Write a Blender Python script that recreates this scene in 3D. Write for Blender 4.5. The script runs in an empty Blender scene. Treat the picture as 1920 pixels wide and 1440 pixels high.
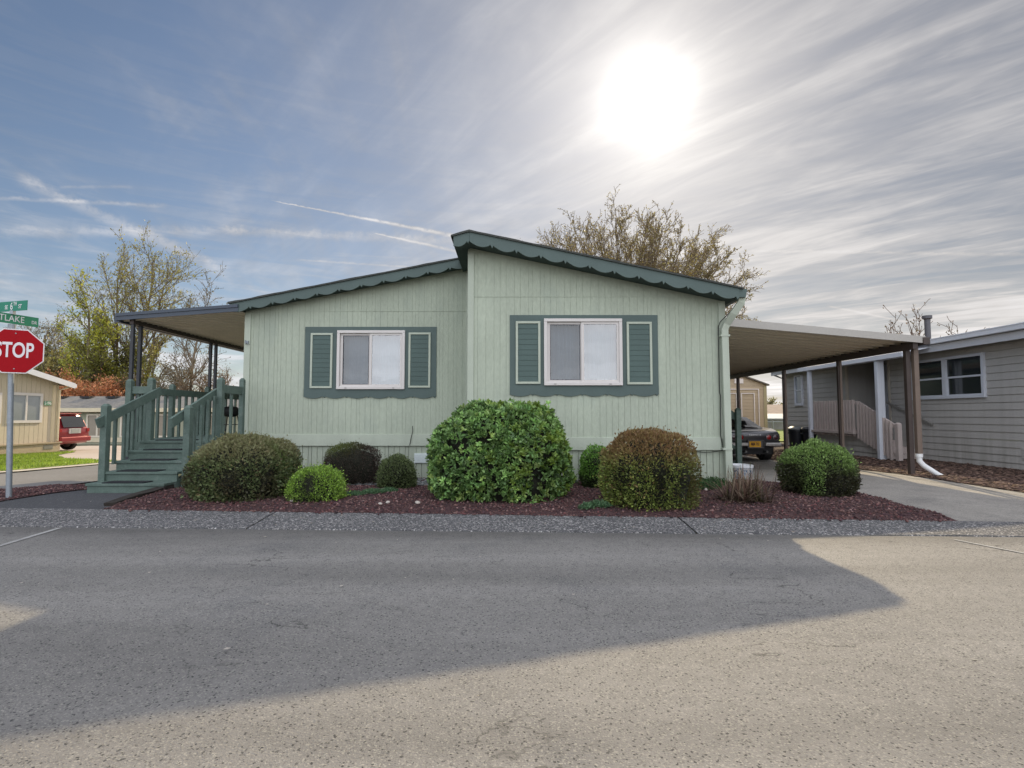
import bpy, bmesh, math, random
import numpy as np
from mathutils import Vector, Matrix, noise as mnoise
R = math.radians
rnd = random.Random(7)
C = bpy.context.scene.collection
scene = bpy.context.scene

# ------------------------------------------------------------------ camera numbers
F = 1000.0
CAMZ = 1.10
TILT = math.atan(58 / F)
CT, ST = math.cos(TILT), math.sin(TILT)
def P(px, py, Y):
    """world point seen at picture position (px, py) at depth Y"""
    u = (px - 960) / F; v = (720 - py) / F
    s = Y / (CT - v * ST)
    return (u * s, Y, CAMZ + (ST + v * CT) * s)
def D(px, py):
    u = (px - 960) / F; v = (720 - py) / F
    return Vector((u, CT - v * ST, ST + v * CT)).normalized()
def clamp(x, a=0.0, b=1.0): return a if x < a else b if x > b else x
def ss(a, b, x):
    t = clamp((x - a) / (b - a)); return t * t * (3 - 2 * t)
def gz(x, y):
    """height of the ground"""
    z = -.03 * clamp(y - 9, 0, 38) * ss(-5.5, -8, x)
    z += -.15 * ss(9.3, 14.5, y) * ss(2.5, 4, x) * (1 - ss(7.2, 9, x))
    z += -.09 * ss(7.2, 9.4, y) * ss(1, -1, x)
    return z
def G(px, py):
    """ground point (x, y) seen at a picture position"""
    d = D(px, py); z = 0
    for _ in range(30):
        t = (z - CAMZ) / d.z
        z = z * .5 + .5 * gz(d.x * t, d.y * t)
    t = (z - CAMZ) / d.z
    return (d.x * t, d.y * t)

# ------------------------------------------------------------------ materials
MATS = {}
def nodes(m):
    m.use_nodes = True
    return m.node_tree.nodes, m.node_tree.links
def pm(name, col, rough=.7, var=.12, vs=3., vs2=40., bump=0., bs=60., metal=0., spec=.4, stretch=(1, 1, 1), dirt=None, speck=None):
    """painted / natural surface: base colour with two scales of variation, optional bump, dirt and specks"""
    if name in MATS: return MATS[name]
    m = bpy.data.materials.new(name); MATS[name] = m
    N, L = nodes(m)
    b = N['Principled BSDF']
    b.inputs['Roughness'].default_value = rough
    b.inputs['Metallic'].default_value = metal
    b.inputs['Specular IOR Level'].default_value = spec
    tc = N.new('ShaderNodeTexCoord'); mp = N.new('ShaderNodeMapping'); mp.inputs['Scale'].default_value = stretch
    L.new(tc.outputs['Object'], mp.inputs['Vector'])
    n1 = N.new('ShaderNodeTexNoise'); n1.inputs['Scale'].default_value = vs; n1.inputs['Detail'].default_value = 5
    n2 = N.new('ShaderNodeTexNoise'); n2.inputs['Scale'].default_value = vs2; n2.inputs['Detail'].default_value = 4
    L.new(mp.outputs[0], n1.inputs['Vector']); L.new(mp.outputs[0], n2.inputs['Vector'])
    ad = N.new('ShaderNodeMath'); ad.operation = 'ADD'
    L.new(n1.outputs['Fac'], ad.inputs[0]); L.new(n2.outputs['Fac'], ad.inputs[1])
    mr = N.new('ShaderNodeMapRange'); mr.inputs['From Min'].default_value = .6; mr.inputs['From Max'].default_value = 1.4
    mr.inputs['To Min'].default_value = 1 - var; mr.inputs['To Max'].default_value = 1 + var
    L.new(ad.outputs[0], mr.inputs['Value'])
    mx = N.new('ShaderNodeMix'); mx.data_type = 'RGBA'; mx.blend_type = 'MULTIPLY'; mx.inputs['Factor'].default_value = 1
    mx.inputs['A'].default_value = (*col, 1)
    L.new(mr.outputs[0], mx.inputs['B'])
    out = mx.outputs['Result']
    if dirt:
        n3 = N.new('ShaderNodeTexNoise'); n3.inputs['Scale'].default_value = dirt[1]; n3.inputs['Detail'].default_value = 8
        n3.inputs['Roughness'].default_value = .65
        L.new(mp.outputs[0], n3.inputs['Vector'])
        r3 = N.new('ShaderNodeMapRange'); r3.inputs['From Min'].default_value = dirt[2]; r3.inputs['From Max'].default_value = dirt[2] + .2
        r3.inputs['To Max'].default_value = dirt[3]
        L.new(n3.outputs['Fac'], r3.inputs['Value'])
        m3 = N.new('ShaderNodeMix'); m3.data_type = 'RGBA'; m3.inputs['B'].default_value = (*dirt[0], 1)
        L.new(r3.outputs[0], m3.inputs['Factor']); L.new(out, m3.inputs['A']); out = m3.outputs['Result']
    for sp in (speck or []):
        # (colour, scale, threshold)
        vo = N.new('ShaderNodeTexVoronoi'); vo.inputs['Scale'].default_value = sp[1]
        L.new(mp.outputs[0], vo.inputs['Vector'])
        sx = N.new('ShaderNodeSeparateColor'); L.new(vo.outputs['Color'], sx.inputs[0])
        gt = N.new('ShaderNodeMapRange'); gt.inputs['From Min'].default_value = sp[2]; gt.inputs['From Max'].default_value = sp[2] + .05
        L.new(sx.outputs[0], gt.inputs['Value'])
        m4 = N.new('ShaderNodeMix'); m4.data_type = 'RGBA'; m4.inputs['B'].default_value = (*sp[0], 1)
        L.new(gt.outputs[0], m4.inputs['Factor']); L.new(out, m4.inputs['A']); out = m4.outputs['Result']
    L.new(out, b.inputs['Base Color'])
    if bump:
        n4 = N.new('ShaderNodeTexNoise'); n4.inputs['Scale'].default_value = bs; n4.inputs['Detail'].default_value = 5
        n4.inputs['Roughness'].default_value = .6
        L.new(mp.outputs[0], n4.inputs['Vector'])
        bp = N.new('ShaderNodeBump'); bp.inputs['Strength'].default_value = 1; bp.inputs['Distance'].default_value = bump
        L.new(n4.outputs['Fac'], bp.inputs['Height']); L.new(bp.outputs[0], b.inputs['Normal'])
    return m
def leafmat(name, rough=.5, trans=.3, spec=.4):
    if name in MATS: return MATS[name]
    m = bpy.data.materials.new(name); MATS[name] = m
    N, L = nodes(m)
    b = N['Principled BSDF']; b.inputs['Roughness'].default_value = rough; b.inputs['Specular IOR Level'].default_value = spec
    at = N.new('ShaderNodeAttribute'); at.attribute_name = 'tint'
    L.new(at.outputs['Color'], b.inputs['Base Color'])
    if trans:
        t = N.new('ShaderNodeBsdfTranslucent'); L.new(at.outputs['Color'], t.inputs['Color'])
        mx = N.new('ShaderNodeMixShader'); mx.inputs[0].default_value = trans
        L.new(b.outputs[0], mx.inputs[1]); L.new(t.outputs[0], mx.inputs[2])
        L.new(mx.outputs[0], N['Material Output'].inputs['Surface'])
    return m
def glassmat(name, refl=.35, tint=(1, 1, 1), wav=.0):
    if name in MATS: return MATS[name]
    m = bpy.data.materials.new(name); MATS[name] = m
    N, L = nodes(m)
    N.remove(N['Principled BSDF'])
    t = N.new('ShaderNodeBsdfTransparent'); t.inputs['Color'].default_value = (*tint, 1)
    g = N.new('ShaderNodeBsdfGlossy'); g.inputs['Roughness'].default_value = .02
    mx = N.new('ShaderNodeMixShader')
    fr = N.new('ShaderNodeFresnel'); fr.inputs['IOR'].default_value = 1.5
    ad = N.new('ShaderNodeMath'); ad.operation = 'ADD'; ad.inputs[1].default_value = refl; ad.use_clamp = True
    L.new(fr.outputs[0], ad.inputs[0]); L.new(ad.outputs[0], mx.inputs[0])
    L.new(t.outputs[0], mx.inputs[1]); L.new(g.outputs[0], mx.inputs[2])
    L.new(mx.outputs[0], N['Material Output'].inputs['Surface'])
    if wav:
        tc = N.new('ShaderNodeTexCoord'); n4 = N.new('ShaderNodeTexNoise'); n4.inputs['Scale'].default_value = 2.5
        L.new(tc.outputs['Object'], n4.inputs['Vector'])
        bp = N.new('ShaderNodeBump'); bp.inputs['Distance'].default_value = wav; L.new(n4.outputs['Fac'], bp.inputs['Height'])
        L.new(bp.outputs[0], g.inputs['Normal'])
    return m

# ------------------------------------------------------------------ mesh builder
class MB:
    def __init__(s): s.v = []; s.f = []
    def add(s, vs, fs):
        o = len(s.v); s.v += [tuple(p) for p in vs]; s.f += [tuple(i + o for i in f) for f in fs]; return s
    def box(s, x0, x1, y0, y1, z0, z1):
        if x0 > x1: x0, x1 = x1, x0
        if y0 > y1: y0, y1 = y1, y0
        if z0 > z1: z0, z1 = z1, z0
        return s.add([(x, y, z) for z in (z0, z1) for y in (y0, y1) for x in (x0, x1)],
                     [(0, 2, 3, 1), (4, 5, 7, 6), (0, 1, 5, 4), (2, 6, 7, 3), (0, 4, 6, 2), (1, 3, 7, 5)])
    def beam(s, a, b, w, h, up=(0, 0, 1)):
        """box from a to b; w across, h along up"""
        a = Vector(a); b = Vector(b); d = (b - a).normalized(); up = Vector(up)
        x = d.cross(up).normalized(); z = x.cross(d)
        vs = [p + x * i * w / 2 + z * j * h / 2 for p in (a, b) for j in (-1, 1) for i in (-1, 1)]
        return s.add(vs, [(0, 1, 3, 2), (4, 6, 7, 5), (0, 4, 5, 1), (2, 3, 7, 6), (0, 2, 6, 4), (1, 5, 7, 3)])
    def prism(s, pts, ax, a0, a1):
        """closed polygon extruded along axis ax ('x','y','z') from a0 to a1"""
        def mk(p, a): return {'x': (a, p[0], p[1]), 'y': (p[0], a, p[1]), 'z': (p[0], p[1], a)}[ax]
        n = len(pts)
        vs = [mk(p, a0) for p in pts] + [mk(p, a1) for p in pts]
        return s.add(vs, [tuple(range(n)), tuple(range(2 * n - 1, n - 1, -1))] + [(i, i + n, (i + 1) % n + n, (i + 1) % n) for i in range(n)])
    def tube(s, pts, rad, k=8, cap=True):
        pts = [Vector(p) for p in pts]; n = len(pts)
        if not hasattr(rad, '__len__'): rad = [rad] * n
        vs = []; pr = None
        for i, p in enumerate(pts):
            d = (pts[min(i + 1, n - 1)] - pts[max(i - 1, 0)]).normalized()
            if pr is None:
                r = Vector((1, 0, 0)) if abs(d.x) < .8 else Vector((0, 1, 0))
                x = d.cross(r).normalized()
            else:
                x = (pr - d * pr.dot(d)).normalized()
            pr = x; y = d.cross(x)
            vs += [p + (x * math.cos(2 * math.pi * j / k) + y * math.sin(2 * math.pi * j / k)) * rad[i] for j in range(k)]
        fs = [(i * k + j, i * k + (j + 1) % k, (i + 1) * k + (j + 1) % k, (i + 1) * k + j) for i in range(n - 1) for j in range(k)]
        if cap: fs += [tuple(range(k - 1, -1, -1)), tuple(range((n - 1) * k, n * k))]
        return s.add(vs, fs)
    def lathe(s, prof, c, k=24, ax='z'):
        vs = []
        for r, h in prof:
            for j in range(k):
                a = 2 * math.pi * j / k; q = (r * math.cos(a), r * math.sin(a))
                vs.append({'z': (c[0] + q[0], c[1] + q[1], c[2] + h), 'y': (c[0] + q[0], c[1] + h, c[2] + q[1]), 'x': (c[0] + h, c[1] + q[0], c[2] + q[1])}[ax])
        n = len(prof)
        return s.add(vs, [(i * k + j, i * k + (j + 1) % k, (i + 1) * k + (j + 1) % k, (i + 1) * k + j) for i in range(n - 1) for j in range(k)])
    def post(s, x, y, z0, z1, w=.09, cap=.035):
        s.box(x - w / 2, x + w / 2, y - w / 2, y + w / 2, z0, z1 - cap)
        h = w / 2; q = h * .45
        return s.add([(x + i * h, y + j * h, z1 - cap) for i, j in ((-1, -1), (1, -1), (1, 1), (-1, 1))] + [(x + i * q, y + j * q, z1) for i, j in ((-1, -1), (1, -1), (1, 1), (-1, 1))],
                     [(0, 1, 5, 4), (1, 2, 6, 5), (2, 3, 7, 6), (3, 0, 4, 7), (4, 5, 6, 7)])
    def loft(s, secs, closed=True, cap=True):
        k = len(secs[0]); n = len(secs)
        vs = [p for q in secs for p in q]
        fs = [(i * k + j, i * k + (j + 1) % k, (i + 1) * k + (j + 1) % k, (i + 1) * k + j) for i in range(n - 1) for j in range(k if closed else k - 1)]
        if cap: fs += [tuple(range(k - 1, -1, -1)), tuple(range((n - 1) * k, n * k))]
        return s.add(vs, fs)
    def xf(s, M):
        s.v = [tuple(M @ Vector(p)) for p in s.v]; return s
    def build(s, name, mat, parent=None, smooth=False, bevel=0, fix=True):
        me = bpy.data.meshes.new(name); me.from_pydata(s.v, [], s.f)
        if fix:
            bm = bmesh.new(); bm.from_mesh(me); bmesh.ops.recalc_face_normals(bm, faces=bm.faces); bm.to_mesh(me); bm.free()
        me.materials.append(mat)
        o = bpy.data.objects.new(name, me); C.objects.link(o)
        if smooth:
            me.polygons.foreach_set('use_smooth', [True] * len(me.polygons))
            md = o.modifiers.new('es', 'EDGE_SPLIT'); md.split_angle = R(smooth if smooth is not True else 40)
        if bevel:
            md = o.modifiers.new('bev', 'BEVEL'); md.width = bevel; md.segments = 2; md.limit_method = 'ANGLE'
        attach(o, parent)
        return o
def attach(o, parent):
    if parent is not None:
        o.parent = parent
        if parent.type == 'EMPTY':
            o.matrix_parent_inverse = Matrix.Translation(parent.location).inverted() if not parent.get('local') else Matrix.Identity(4)
    return o
def thing(name, label, cat, loc=(0, 0, 0), group=None):
    o = bpy.data.objects.new(name, None); C.objects.link(o); o.location = loc; o.empty_display_size = .2
    o['label'] = label; o['category'] = cat
    if group: o['group'] = group
    return o
def tag(o, label, cat, group=None, kind=None):
    o['label'] = label; o['category'] = cat
    if group: o['group'] = group
    if kind: o['kind'] = kind
    return o
def struct(o, label=None, kind='structure'):
    o['kind'] = kind
    if label: o['label'] = label
    return o
def rawmesh(name, V, Fc, mat, parent=None, tint=None, smooth=False):
    """numpy arrays: V (n,3), Fc (m,k) all faces with k corners"""
    V = np.asarray(V, dtype=np.float32); Fc = np.asarray(Fc, dtype=np.int32)
    me = bpy.data.meshes.new(name)
    me.vertices.add(len(V)); me.vertices.foreach_set('co', V.ravel())
    k = Fc.shape[1]
    me.loops.add(Fc.size); me.loops.foreach_set('vertex_index', Fc.ravel())
    me.polygons.add(len(Fc)); me.polygons.foreach_set('loop_start', np.arange(0, Fc.size, k, dtype=np.int32))
    me.polygons.foreach_set('loop_total', np.full(len(Fc), k, dtype=np.int32))
    if smooth: me.polygons.foreach_set('use_smooth', np.ones(len(Fc), dtype=bool))
    me.update(calc_edges=True)
    if tint is not None:
        at = me.color_attributes.new('tint', 'FLOAT_COLOR', 'POINT')
        T = np.ones((len(V), 4), dtype=np.float32); T[:, :3] = tint
        at.data.foreach_set('color', T.ravel())
    me.materials.append(mat)
    o = bpy.data.objects.new(name, me); C.objects.link(o)
    attach(o, parent)
    return o
def sheet(name, poly, dz, mat, step=.5, parent=None, hfun=None):
    """flat polygon laid on the ground, cut along a grid so it follows the slope"""
    hf = hfun or gz
    bm = bmesh.new()
    bm.faces.new([bm.verts.new((x, y, 0)) for x, y in poly])
    for ax in (0, 1):
        lo = min(p[ax] for p in poly); hi = max(p[ax] for p in poly)
        k = math.ceil(lo / step + 1e-6)
        while k * step < hi - 1e-6:
            co = [0, 0, 0]; no = [0, 0, 0]; co[ax] = k * step; no[ax] = 1
            bmesh.ops.bisect_plane(bm, geom=bm.verts[:] + bm.edges[:] + bm.faces[:], plane_co=co, plane_no=no); k += 1
    for v in bm.verts: v.co.z = hf(v.co.x, v.co.y) + dz
    bmesh.ops.recalc_face_normals(bm, faces=bm.faces)
    for f in bm.faces:
        if f.normal.z < 0: f.normal_flip()
    me = bpy.data.meshes.new(name); bm.to_mesh(me); bm.free(); me.materials.append(mat)
    o = bpy.data.objects.new(name, me); C.objects.link(o); attach(o, parent)
    return o
def text(name, body, size, mat, M, parent, ext=.002, sx=1., weight=0.):
    cu = bpy.data.curves.new(name, 'FONT'); cu.body = body; cu.size = size; cu.align_x = 'CENTER'; cu.align_y = 'CENTER'
    cu.extrude = ext; cu.offset = weight
    t = bpy.data.objects.new(name, cu); C.objects.link(t)
    bpy.context.view_layer.update()
    me = bpy.data.meshes.new_from_object(t.evaluated_get(bpy.context.evaluated_depsgraph_get()))
    bpy.data.objects.remove(t); bpy.data.curves.remove(cu)
    me.transform(M @ Matrix.Diagonal((sx, 1, 1, 1)))
    me.materials.clear(); me.materials.append(mat)
    o = bpy.data.objects.new(name, me); C.objects.link(o); attach(o, parent)
    return o
def frame(o, x, y):
    """matrix for a face at o with its own x (right) and y (up) directions"""
    x = Vector(x).normalized(); y = Vector(y); z = x.cross(y).normalized(); y = z.cross(x)
    M = Matrix((x, y, z)).transposed().to_4x4(); M.translation = Vector(o); return M

BK0, BK1, FR0, FR1 = 5.755, -.073, 5.13, -.046      # back and front edge of the curb: y = a + b x
# ------------------------------------------------------------------ palette
M_wall = pm('green_siding_paint', (.39, .435, .35), .75, .13, 1.3, 30, bump=.004, bs=45, stretch=(1, 1, .45), dirt=((.295, .345, .295), 2.2, .55, .55))
M_trimlight = pm('pale_green_trim_paint', (.42, .465, .385), .65, .09, 3, 60, bump=.001)
M_dark = pm('dark_green_trim_paint', (.078, .113, .106), .6, .12, 3, 60, bump=.0012, bs=90)
M_shut = pm('dark_green_louver_paint', (.066, .105, .096), .6, .12, 3, 60)
M_deck = pm('teal_deck_paint', (.09, .132, .112), .6, .28, 4, 50, bump=.0015, bs=80, stretch=(1, 1, 1), dirt=((.17, .21, .19), 7, .52, .6))
M_shingle = pm('roof_shingles', (.055, .06, .055), .95, .4, 8, 90, bump=.01, bs=50)
M_white = pm('white_vinyl', (.60, .57, .55), .4, .04, 4, 40)
M_soffit = pm('dark_soffit_paint', (.05, .075, .07), .8, .15)
M_glass = glassmat('window_glass', .26, (.93, .97, 1.0), .002)
M_screen = glassmat('window_screen_glass', .09, (.55, .60, .66), .003)
M_curtain = pm('white_curtain', (.21, .31, .36), .9, .1, 3, 30)
M_roomdark = pm('dark_room', (.03, .032, .035), .9, .2)
M_black = pm('black_rubber', (.012, .012, .013), .6, .3)
M_mat = pm('black_step_mat', (.012, .014, .017), .95, .5, 30, 200, bump=.004, bs=150)
M_bronze = pm('brown_steel_paint', (.055, .04, .035), .5, .2, 4, 60)
M_bronze2 = pm('light_brown_downspout_paint', (.16, .12, .095), .5, .15, 4, 60)
M_pan = pm('tan_metal_pan', (.74, .66, .54), .45, .1, 2, 30)
M_pangrey = pm('awning_fascia_paint', (.38, .36, .33), .45, .08, 2, 30)
M_navy = pm('dark_blue_gutter_paint', (.045, .06, .085), .4, .15, 2, 30)
M_beige = pm('beige_vinyl_siding', (.475, .46, .435), .65, .08, 1.5, 40)
M_whitepaint = pm('white_trim_paint', (.62, .65, .71), .5, .05, 3, 40)
M_greybrown = pm('grey_brown_rail_paint', (.50, .43, .40), .7, .12, 5, 50)
M_tan = pm('tan_wood_siding', (.50, .44, .34), .75, .12, 2, 40, stretch=(1, 1, .3))
M_steel = pm('galvanised_steel', (.28, .31, .34), .5, .15, 6, 60, metal=.4)
M_concrete = pm('driveway_concrete', (.25, .235, .21), .9, .22, 1.0, 25, bump=.004, bs=120, dirt=((.12, .115, .11), 1.4, .48, .7), speck=[((.36, .34, .31), 160, .9), ((.10, .10, .10), 130, .9)])
M_asphalt = pm('old_asphalt', (.21, .203, .192), .8, .16, .6, 9, bump=.009, bs=130, spec=.5, dirt=((.115, .118, .124), .8, .52, .6),
               speck=[((.30, .29, .26), 170, .84), ((.05, .05, .05), 140, .92)])
def road_wear(m):
    N, L = nodes(m); b = N['Principled BSDF']; src = b.inputs['Base Color'].links[0].from_socket
    tc = N.new('ShaderNodeTexCoord')
    def nse(scale, st, det=5):
        mp = N.new('ShaderNodeMapping'); mp.inputs['Scale'].default_value = st; L.new(tc.outputs['Object'], mp.inputs['Vector'])
        n = N.new('ShaderNodeTexNoise'); n.inputs['Scale'].default_value = scale; n.inputs['Detail'].default_value = det; L.new(mp.outputs[0], n.inputs['Vector']); return n.outputs['Fac']
    def mth(o, *a):
        n = N.new('ShaderNodeMath'); n.operation = o
        for i, q in enumerate(a):
            if hasattr(q, 'links'): L.new(q, n.inputs[i])
            else: n.inputs[i].default_value = q
        return n.outputs[0]
    def rng(v, a, b_, c, d):
        n = N.new('ShaderNodeMapRange'); L.new(v, n.inputs[0])
        for i, q in enumerate((a, b_, c, d)): n.inputs[i + 1].default_value = q
        return n.outputs[0]
    cr = rng(mth('ABSOLUTE', mth('SUBTRACT', nse(1.1, (1, 1.6, 1), 9), .5)), .0, .006, 1., 0.)
    cr = mth('MULTIPLY', cr, rng(nse(.9, (1, 1, 1), 3), .52, .60, 0., .75))
    tr_ = rng(nse(.8, (.12, 1.4, 1), 5), .33, .67, .74, 1.2)          # polished bands along the road
    pits = rng(nse(85, (1, 1, 1), 3), .58, .70, 1., .66)
    sp = N.new('ShaderNodeSeparateXYZ'); L.new(tc.outputs['Object'], sp.inputs[0])
    ed = rng(mth('ADD', mth('SUBTRACT', sp.outputs[1], mth('MULTIPLY', sp.outputs[0], FR1)), mth('MULTIPLY', nse(3, (1, 1, 1), 4), .3)), FR0 - .25, FR0 + .1, 1., .68)
    f = mth('MULTIPLY', mth('MULTIPLY', mth('MULTIPLY', tr_, pits), mth('SUBTRACT', 1., cr)), ed)
    mx = N.new('ShaderNodeMix'); mx.data_type = 'RGBA'; mx.blend_type = 'MULTIPLY'; mx.inputs['Factor'].default_value = 1
    L.new(src, mx.inputs['A']); L.new(f, mx.inputs['B']); L.new(mx.outputs['Result'], b.inputs['Base Color'])
road_wear(M_asphalt)
def splash(m, z0, z1, k):
    """weather stains: vertical runs and splash dirt near the foot of a wall"""
    N, L = nodes(m); b = N['Principled BSDF']; src = b.inputs['Base Color'].links[0].from_socket
    tc = N.new('ShaderNodeTexCoord'); sp = N.new('ShaderNodeSeparateXYZ'); L.new(tc.outputs['Object'], sp.inputs[0])
    mp = N.new('ShaderNodeMapping'); mp.inputs['Scale'].default_value = (5, 5, .35); L.new(tc.outputs['Object'], mp.inputs['Vector'])
    n = N.new('ShaderNodeTexNoise'); n.inputs['Scale'].default_value = 1.5; n.inputs['Detail'].default_value = 7; L.new(mp.outputs[0], n.inputs['Vector'])
    r = N.new('ShaderNodeMapRange'); L.new(sp.outputs[2], r.inputs[0]); r.inputs[1].default_value = z0; r.inputs[2].default_value = z1; r.inputs[3].default_value = .9; r.inputs[4].default_value = .22
    g = N.new('ShaderNodeMapRange'); L.new(n.outputs['Fac'], g.inputs[0]); g.inputs[1].default_value = .42; g.inputs[2].default_value = .75
    mu = N.new('ShaderNodeMath'); mu.operation = 'MULTIPLY'; L.new(r.outputs[0], mu.inputs[0]); L.new(g.outputs[0], mu.inputs[1])
    mx = N.new('ShaderNodeMix'); mx.data_type = 'RGBA'; mx.inputs['B'].default_value = (*k, 1); L.new(mu.outputs[0], mx.inputs['Factor']); L.new(src, mx.inputs['A']); L.new(mx.outputs['Result'], b.inputs['Base Color'])
splash(M_wall, 0, .9, (.27, .30, .25)); splash(M_trimlight, 0, .7, (.25, .27, .22)); splash(M_beige, 0, .8, (.27, .25, .22))
M_walk = pm('walkway_asphalt', (.055, .057, .062), .9, .2, 1.2, 20, bump=.006, bs=110, speck=[((.12, .12, .12), 120, .9)])
M_curb = pm('exposed_aggregate_concrete', (.092, .093, .097), .85, .25, 1.2, 30, bump=.012, bs=90, dirt=((.07, .07, .072), 1.4, .55, .6),
            speck=[((.46, .45, .44), 65, .925), ((.05, .05, .052), 70, .8), ((.30, .29, .28), 90, .8)])
M_street = pm('side_street_asphalt', (.16, .155, .148), .9, .2, .7, 15, bump=.006, bs=100)
M_lava = pm('lava_gravel_base', (.07, .035, .036), .95, .4, 5, 60, bump=.03, bs=40)
M_bark = pm('bark_mulch_base', (.06, .04, .033), .95, .4, 5, 60, bump=.03, bs=40)
M_earth = pm('bare_ground', (.10, .095, .06), .95, .4, .3, 4, bump=.02, bs=10, dirt=((.05, .09, .02), .2, .45, .8))
M_lawn = pm('lawn_soil', (.20, .26, .04), .95, .3, 1.5, 30)
M_trunk = pm('grey_brown_bark', (.10, .08, .062), .9, .3, 6, 40, bump=.01, bs=30)
M_trunk2 = pm('pale_brown_bark', (.16, .125, .085), .9, .3, 6, 40)
M_leaf = leafmat('leaves', .5, .42); M_leafgl = leafmat('glossy_leaves', .35, .25, .5); M_stone = leafmat('stone_bits', .9, 0, .3)
M_core = pm('near_black_fill', (.014, .015, .009), 1, .5, 10, 60)

# ------------------------------------------------------------------ setting: ground, road, curb, drive
def axis(lo, hi, flo, fhi, step):
    a = [flo + i * step for i in range(int(round((fhi - flo) / step)) + 1)]
    x = flo; d = step * 2
    while x > lo: x -= d; d *= 1.6; a.insert(0, max(x, lo))
    x = fhi; d = step * 2
    while x < hi: x += d; d *= 1.6; a.append(min(x, hi))
    return a
gx = axis(-500, 500, -45, 25, .5); gy = axis(-200, 700, 0, 50, .5)
V = [(x, y, gz(x, y) - .02 - (.0 if abs(x) < 60 else 0)) for y in gy for x in gx]
n = len(gx)
Fc = [(j * n + i, j * n + i + 1, (j + 1) * n + i + 1, (j + 1) * n + i) for j in range(len(gy) - 1) for i in range(n - 1)]
struct(rawmesh('ground', V, Fc, M_earth), 'bare ground and rough grass of the lots')
# edges of the curb along the road (slightly turned to the house)
def backY(x): return BK0 + BK1 * x
def frontY(x): return FR0 + FR1 * x
XL, XR = -30, 30
struct(sheet('road', [(XL, -12), (XR, -12), (XR, frontY(XR)), (XL, frontY(XL))], .0, M_asphalt, 1.0, hfun=lambda x, y: -.008), 'old grey asphalt road')
def curb_section(x0, x1):
    mb = MB(); k = max(2, int((x1 - x0) / .5)); prof = [(0, -.03), (.03, .0), (.25, .008), (.55, .022), (.8, .034), (.97, .04), (1.0, .035), (1.0, -.04)]
    secs = []
    for i in range(k + 1):
        x = x0 + (x1 - x0) * i / k; f, b = frontY(x), backY(x)
        secs.append([(x, f + (b - f) * t, z + .006 * mnoise.noise((x * 2, t * 3, 1))) for t, z in prof])
    return mb.loft(secs, closed=False, cap=False)
mb = MB(); jx = [XL, -9.5, -6.3, G(505, 972)[0], G(1270, 976)[0], 5.0, 8.1, XR]
jx = [XL, -9.0, -5.6, G(505, 972)[0], G(1270, 976)[0], 5.3, 8.6, XR]
for a, b in zip(jx[:-1], jx[1:]):
    s = curb_section(a + .007, b - .007); mb.add(s.v, s.f)
struct(mb.build('curb', M_curb, fix=False), 'rolled curb of exposed aggregate concrete')
# pale seams on the asphalt
M_line = pm('faded_line_paint', (.30, .30, .29), .9, .5, 6, 60)
def strip(name, a, b, w, label):
    a = Vector(a); b = Vector(b); d = (b - a).normalized(); nn = Vector((-d.y, d.x)) * w / 2
    q = [a - nn, b - nn, b + nn, a + nn]
    return struct(sheet(name, [(p.x, p.y) for p in q], .0, M_line, 2, hfun=lambda x, y: -.003), label)
strip('road_line', G(-60, 1040), G(112, 989), .05, 'faded pale line across the road at the left corner')
strip('road_seam', G(1790, 1011), G(1990, 1050), .03, 'pale seam in the road at the right')
# planting bed in front of the house
timber_a, timber_b = G(225, 951), G(356, 914)
bedL = [timber_a, timber_b, (-4.85, 8.4), (-4.85, 9.9), (3.5, 9.9), (3.5, 8.7), (3.95, 8.6), (4.72, 7.5), (4.52, backY(4.52) + .005)]
bedL += [(timber_a[0] + (4.52 - timber_a[0]) * t, backY(timber_a[0] + (4.52 - timber_a[0]) * t) + .005) for t in (.75, .5, .25, 0)]
def bedh(x, y): return gz(x, y) + .03 * ss(0, .5, y - backY(x)) + .015 * mnoise.noise((x * 1.5, y * 1.5, 3))
struct(sheet('planting_bed', bedL, .022, M_lava, .25, hfun=bedh), 'planting bed of dark red lava gravel')
wk = [G(-120, 960)[0:2]]
walk = [(-9.0, backY(-9.0) + .005), (timber_a[0], backY(timber_a[0]) + .005), timber_a, timber_b, (-4.85, 8.4), (-4.85, 8.9), (-6.3, 8.9), (-6.3, 8.0), G(150, 921), G(0, 943), (-9.0, 6.75)]
struct(sheet('walkway', walk, .012, M_walk, .5), 'dark asphalt walkway to the porch steps')
grav = [(-9.0, 6.757), G(0, 942.5), G(150, 920.5), (-6.31, 8.0), (-6.31, 9.0), (-7.6, 9.0), G(120, 909), G(0, 920), (-9.0, 7.25)]
struct(sheet('corner_bed', grav, .02, M_lava, .5), 'corner bed of red lava gravel under the stop sign')
def sst(y): return -7.15 - .02 * (y - 9)
street = [(-9.0, 7.26), G(0, 920.6), G(120, 909.5), (-7.61, 9.01), (-7.6, 60), (-13.5, 60), (-11.2, 16), G(187, 871.5), (-10.9, 12), (-11.2, 10.6), (-13, 9.4), (-17, 8.6), (-30, 8.4), (-30, backY(-30) + .01), (-9.0, backY(-9) + .01)]
struct(sheet('side_street', street, .006, M_street, .5), 'grey asphalt side street')
kerb = [(-10.95, 12), (-11.2, 10.65), (-13, 9.45), (-17, 8.65), (-30, 8.45), (-30, 8.95), (-17, 9.15), (-13.2, 9.95), (-11.6, 11.0), (-11.35, 12), (-11.65, 16), (-13.9, 60), (-13.5, 60), (-11.25, 16)]
struct(sheet('concrete_kerb', kerb, .03, pm('pale_kerb_concrete', (.42, .38, .31), .9, .15, 2, 30), .5), 'pale concrete kerb along the lawn')
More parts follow.
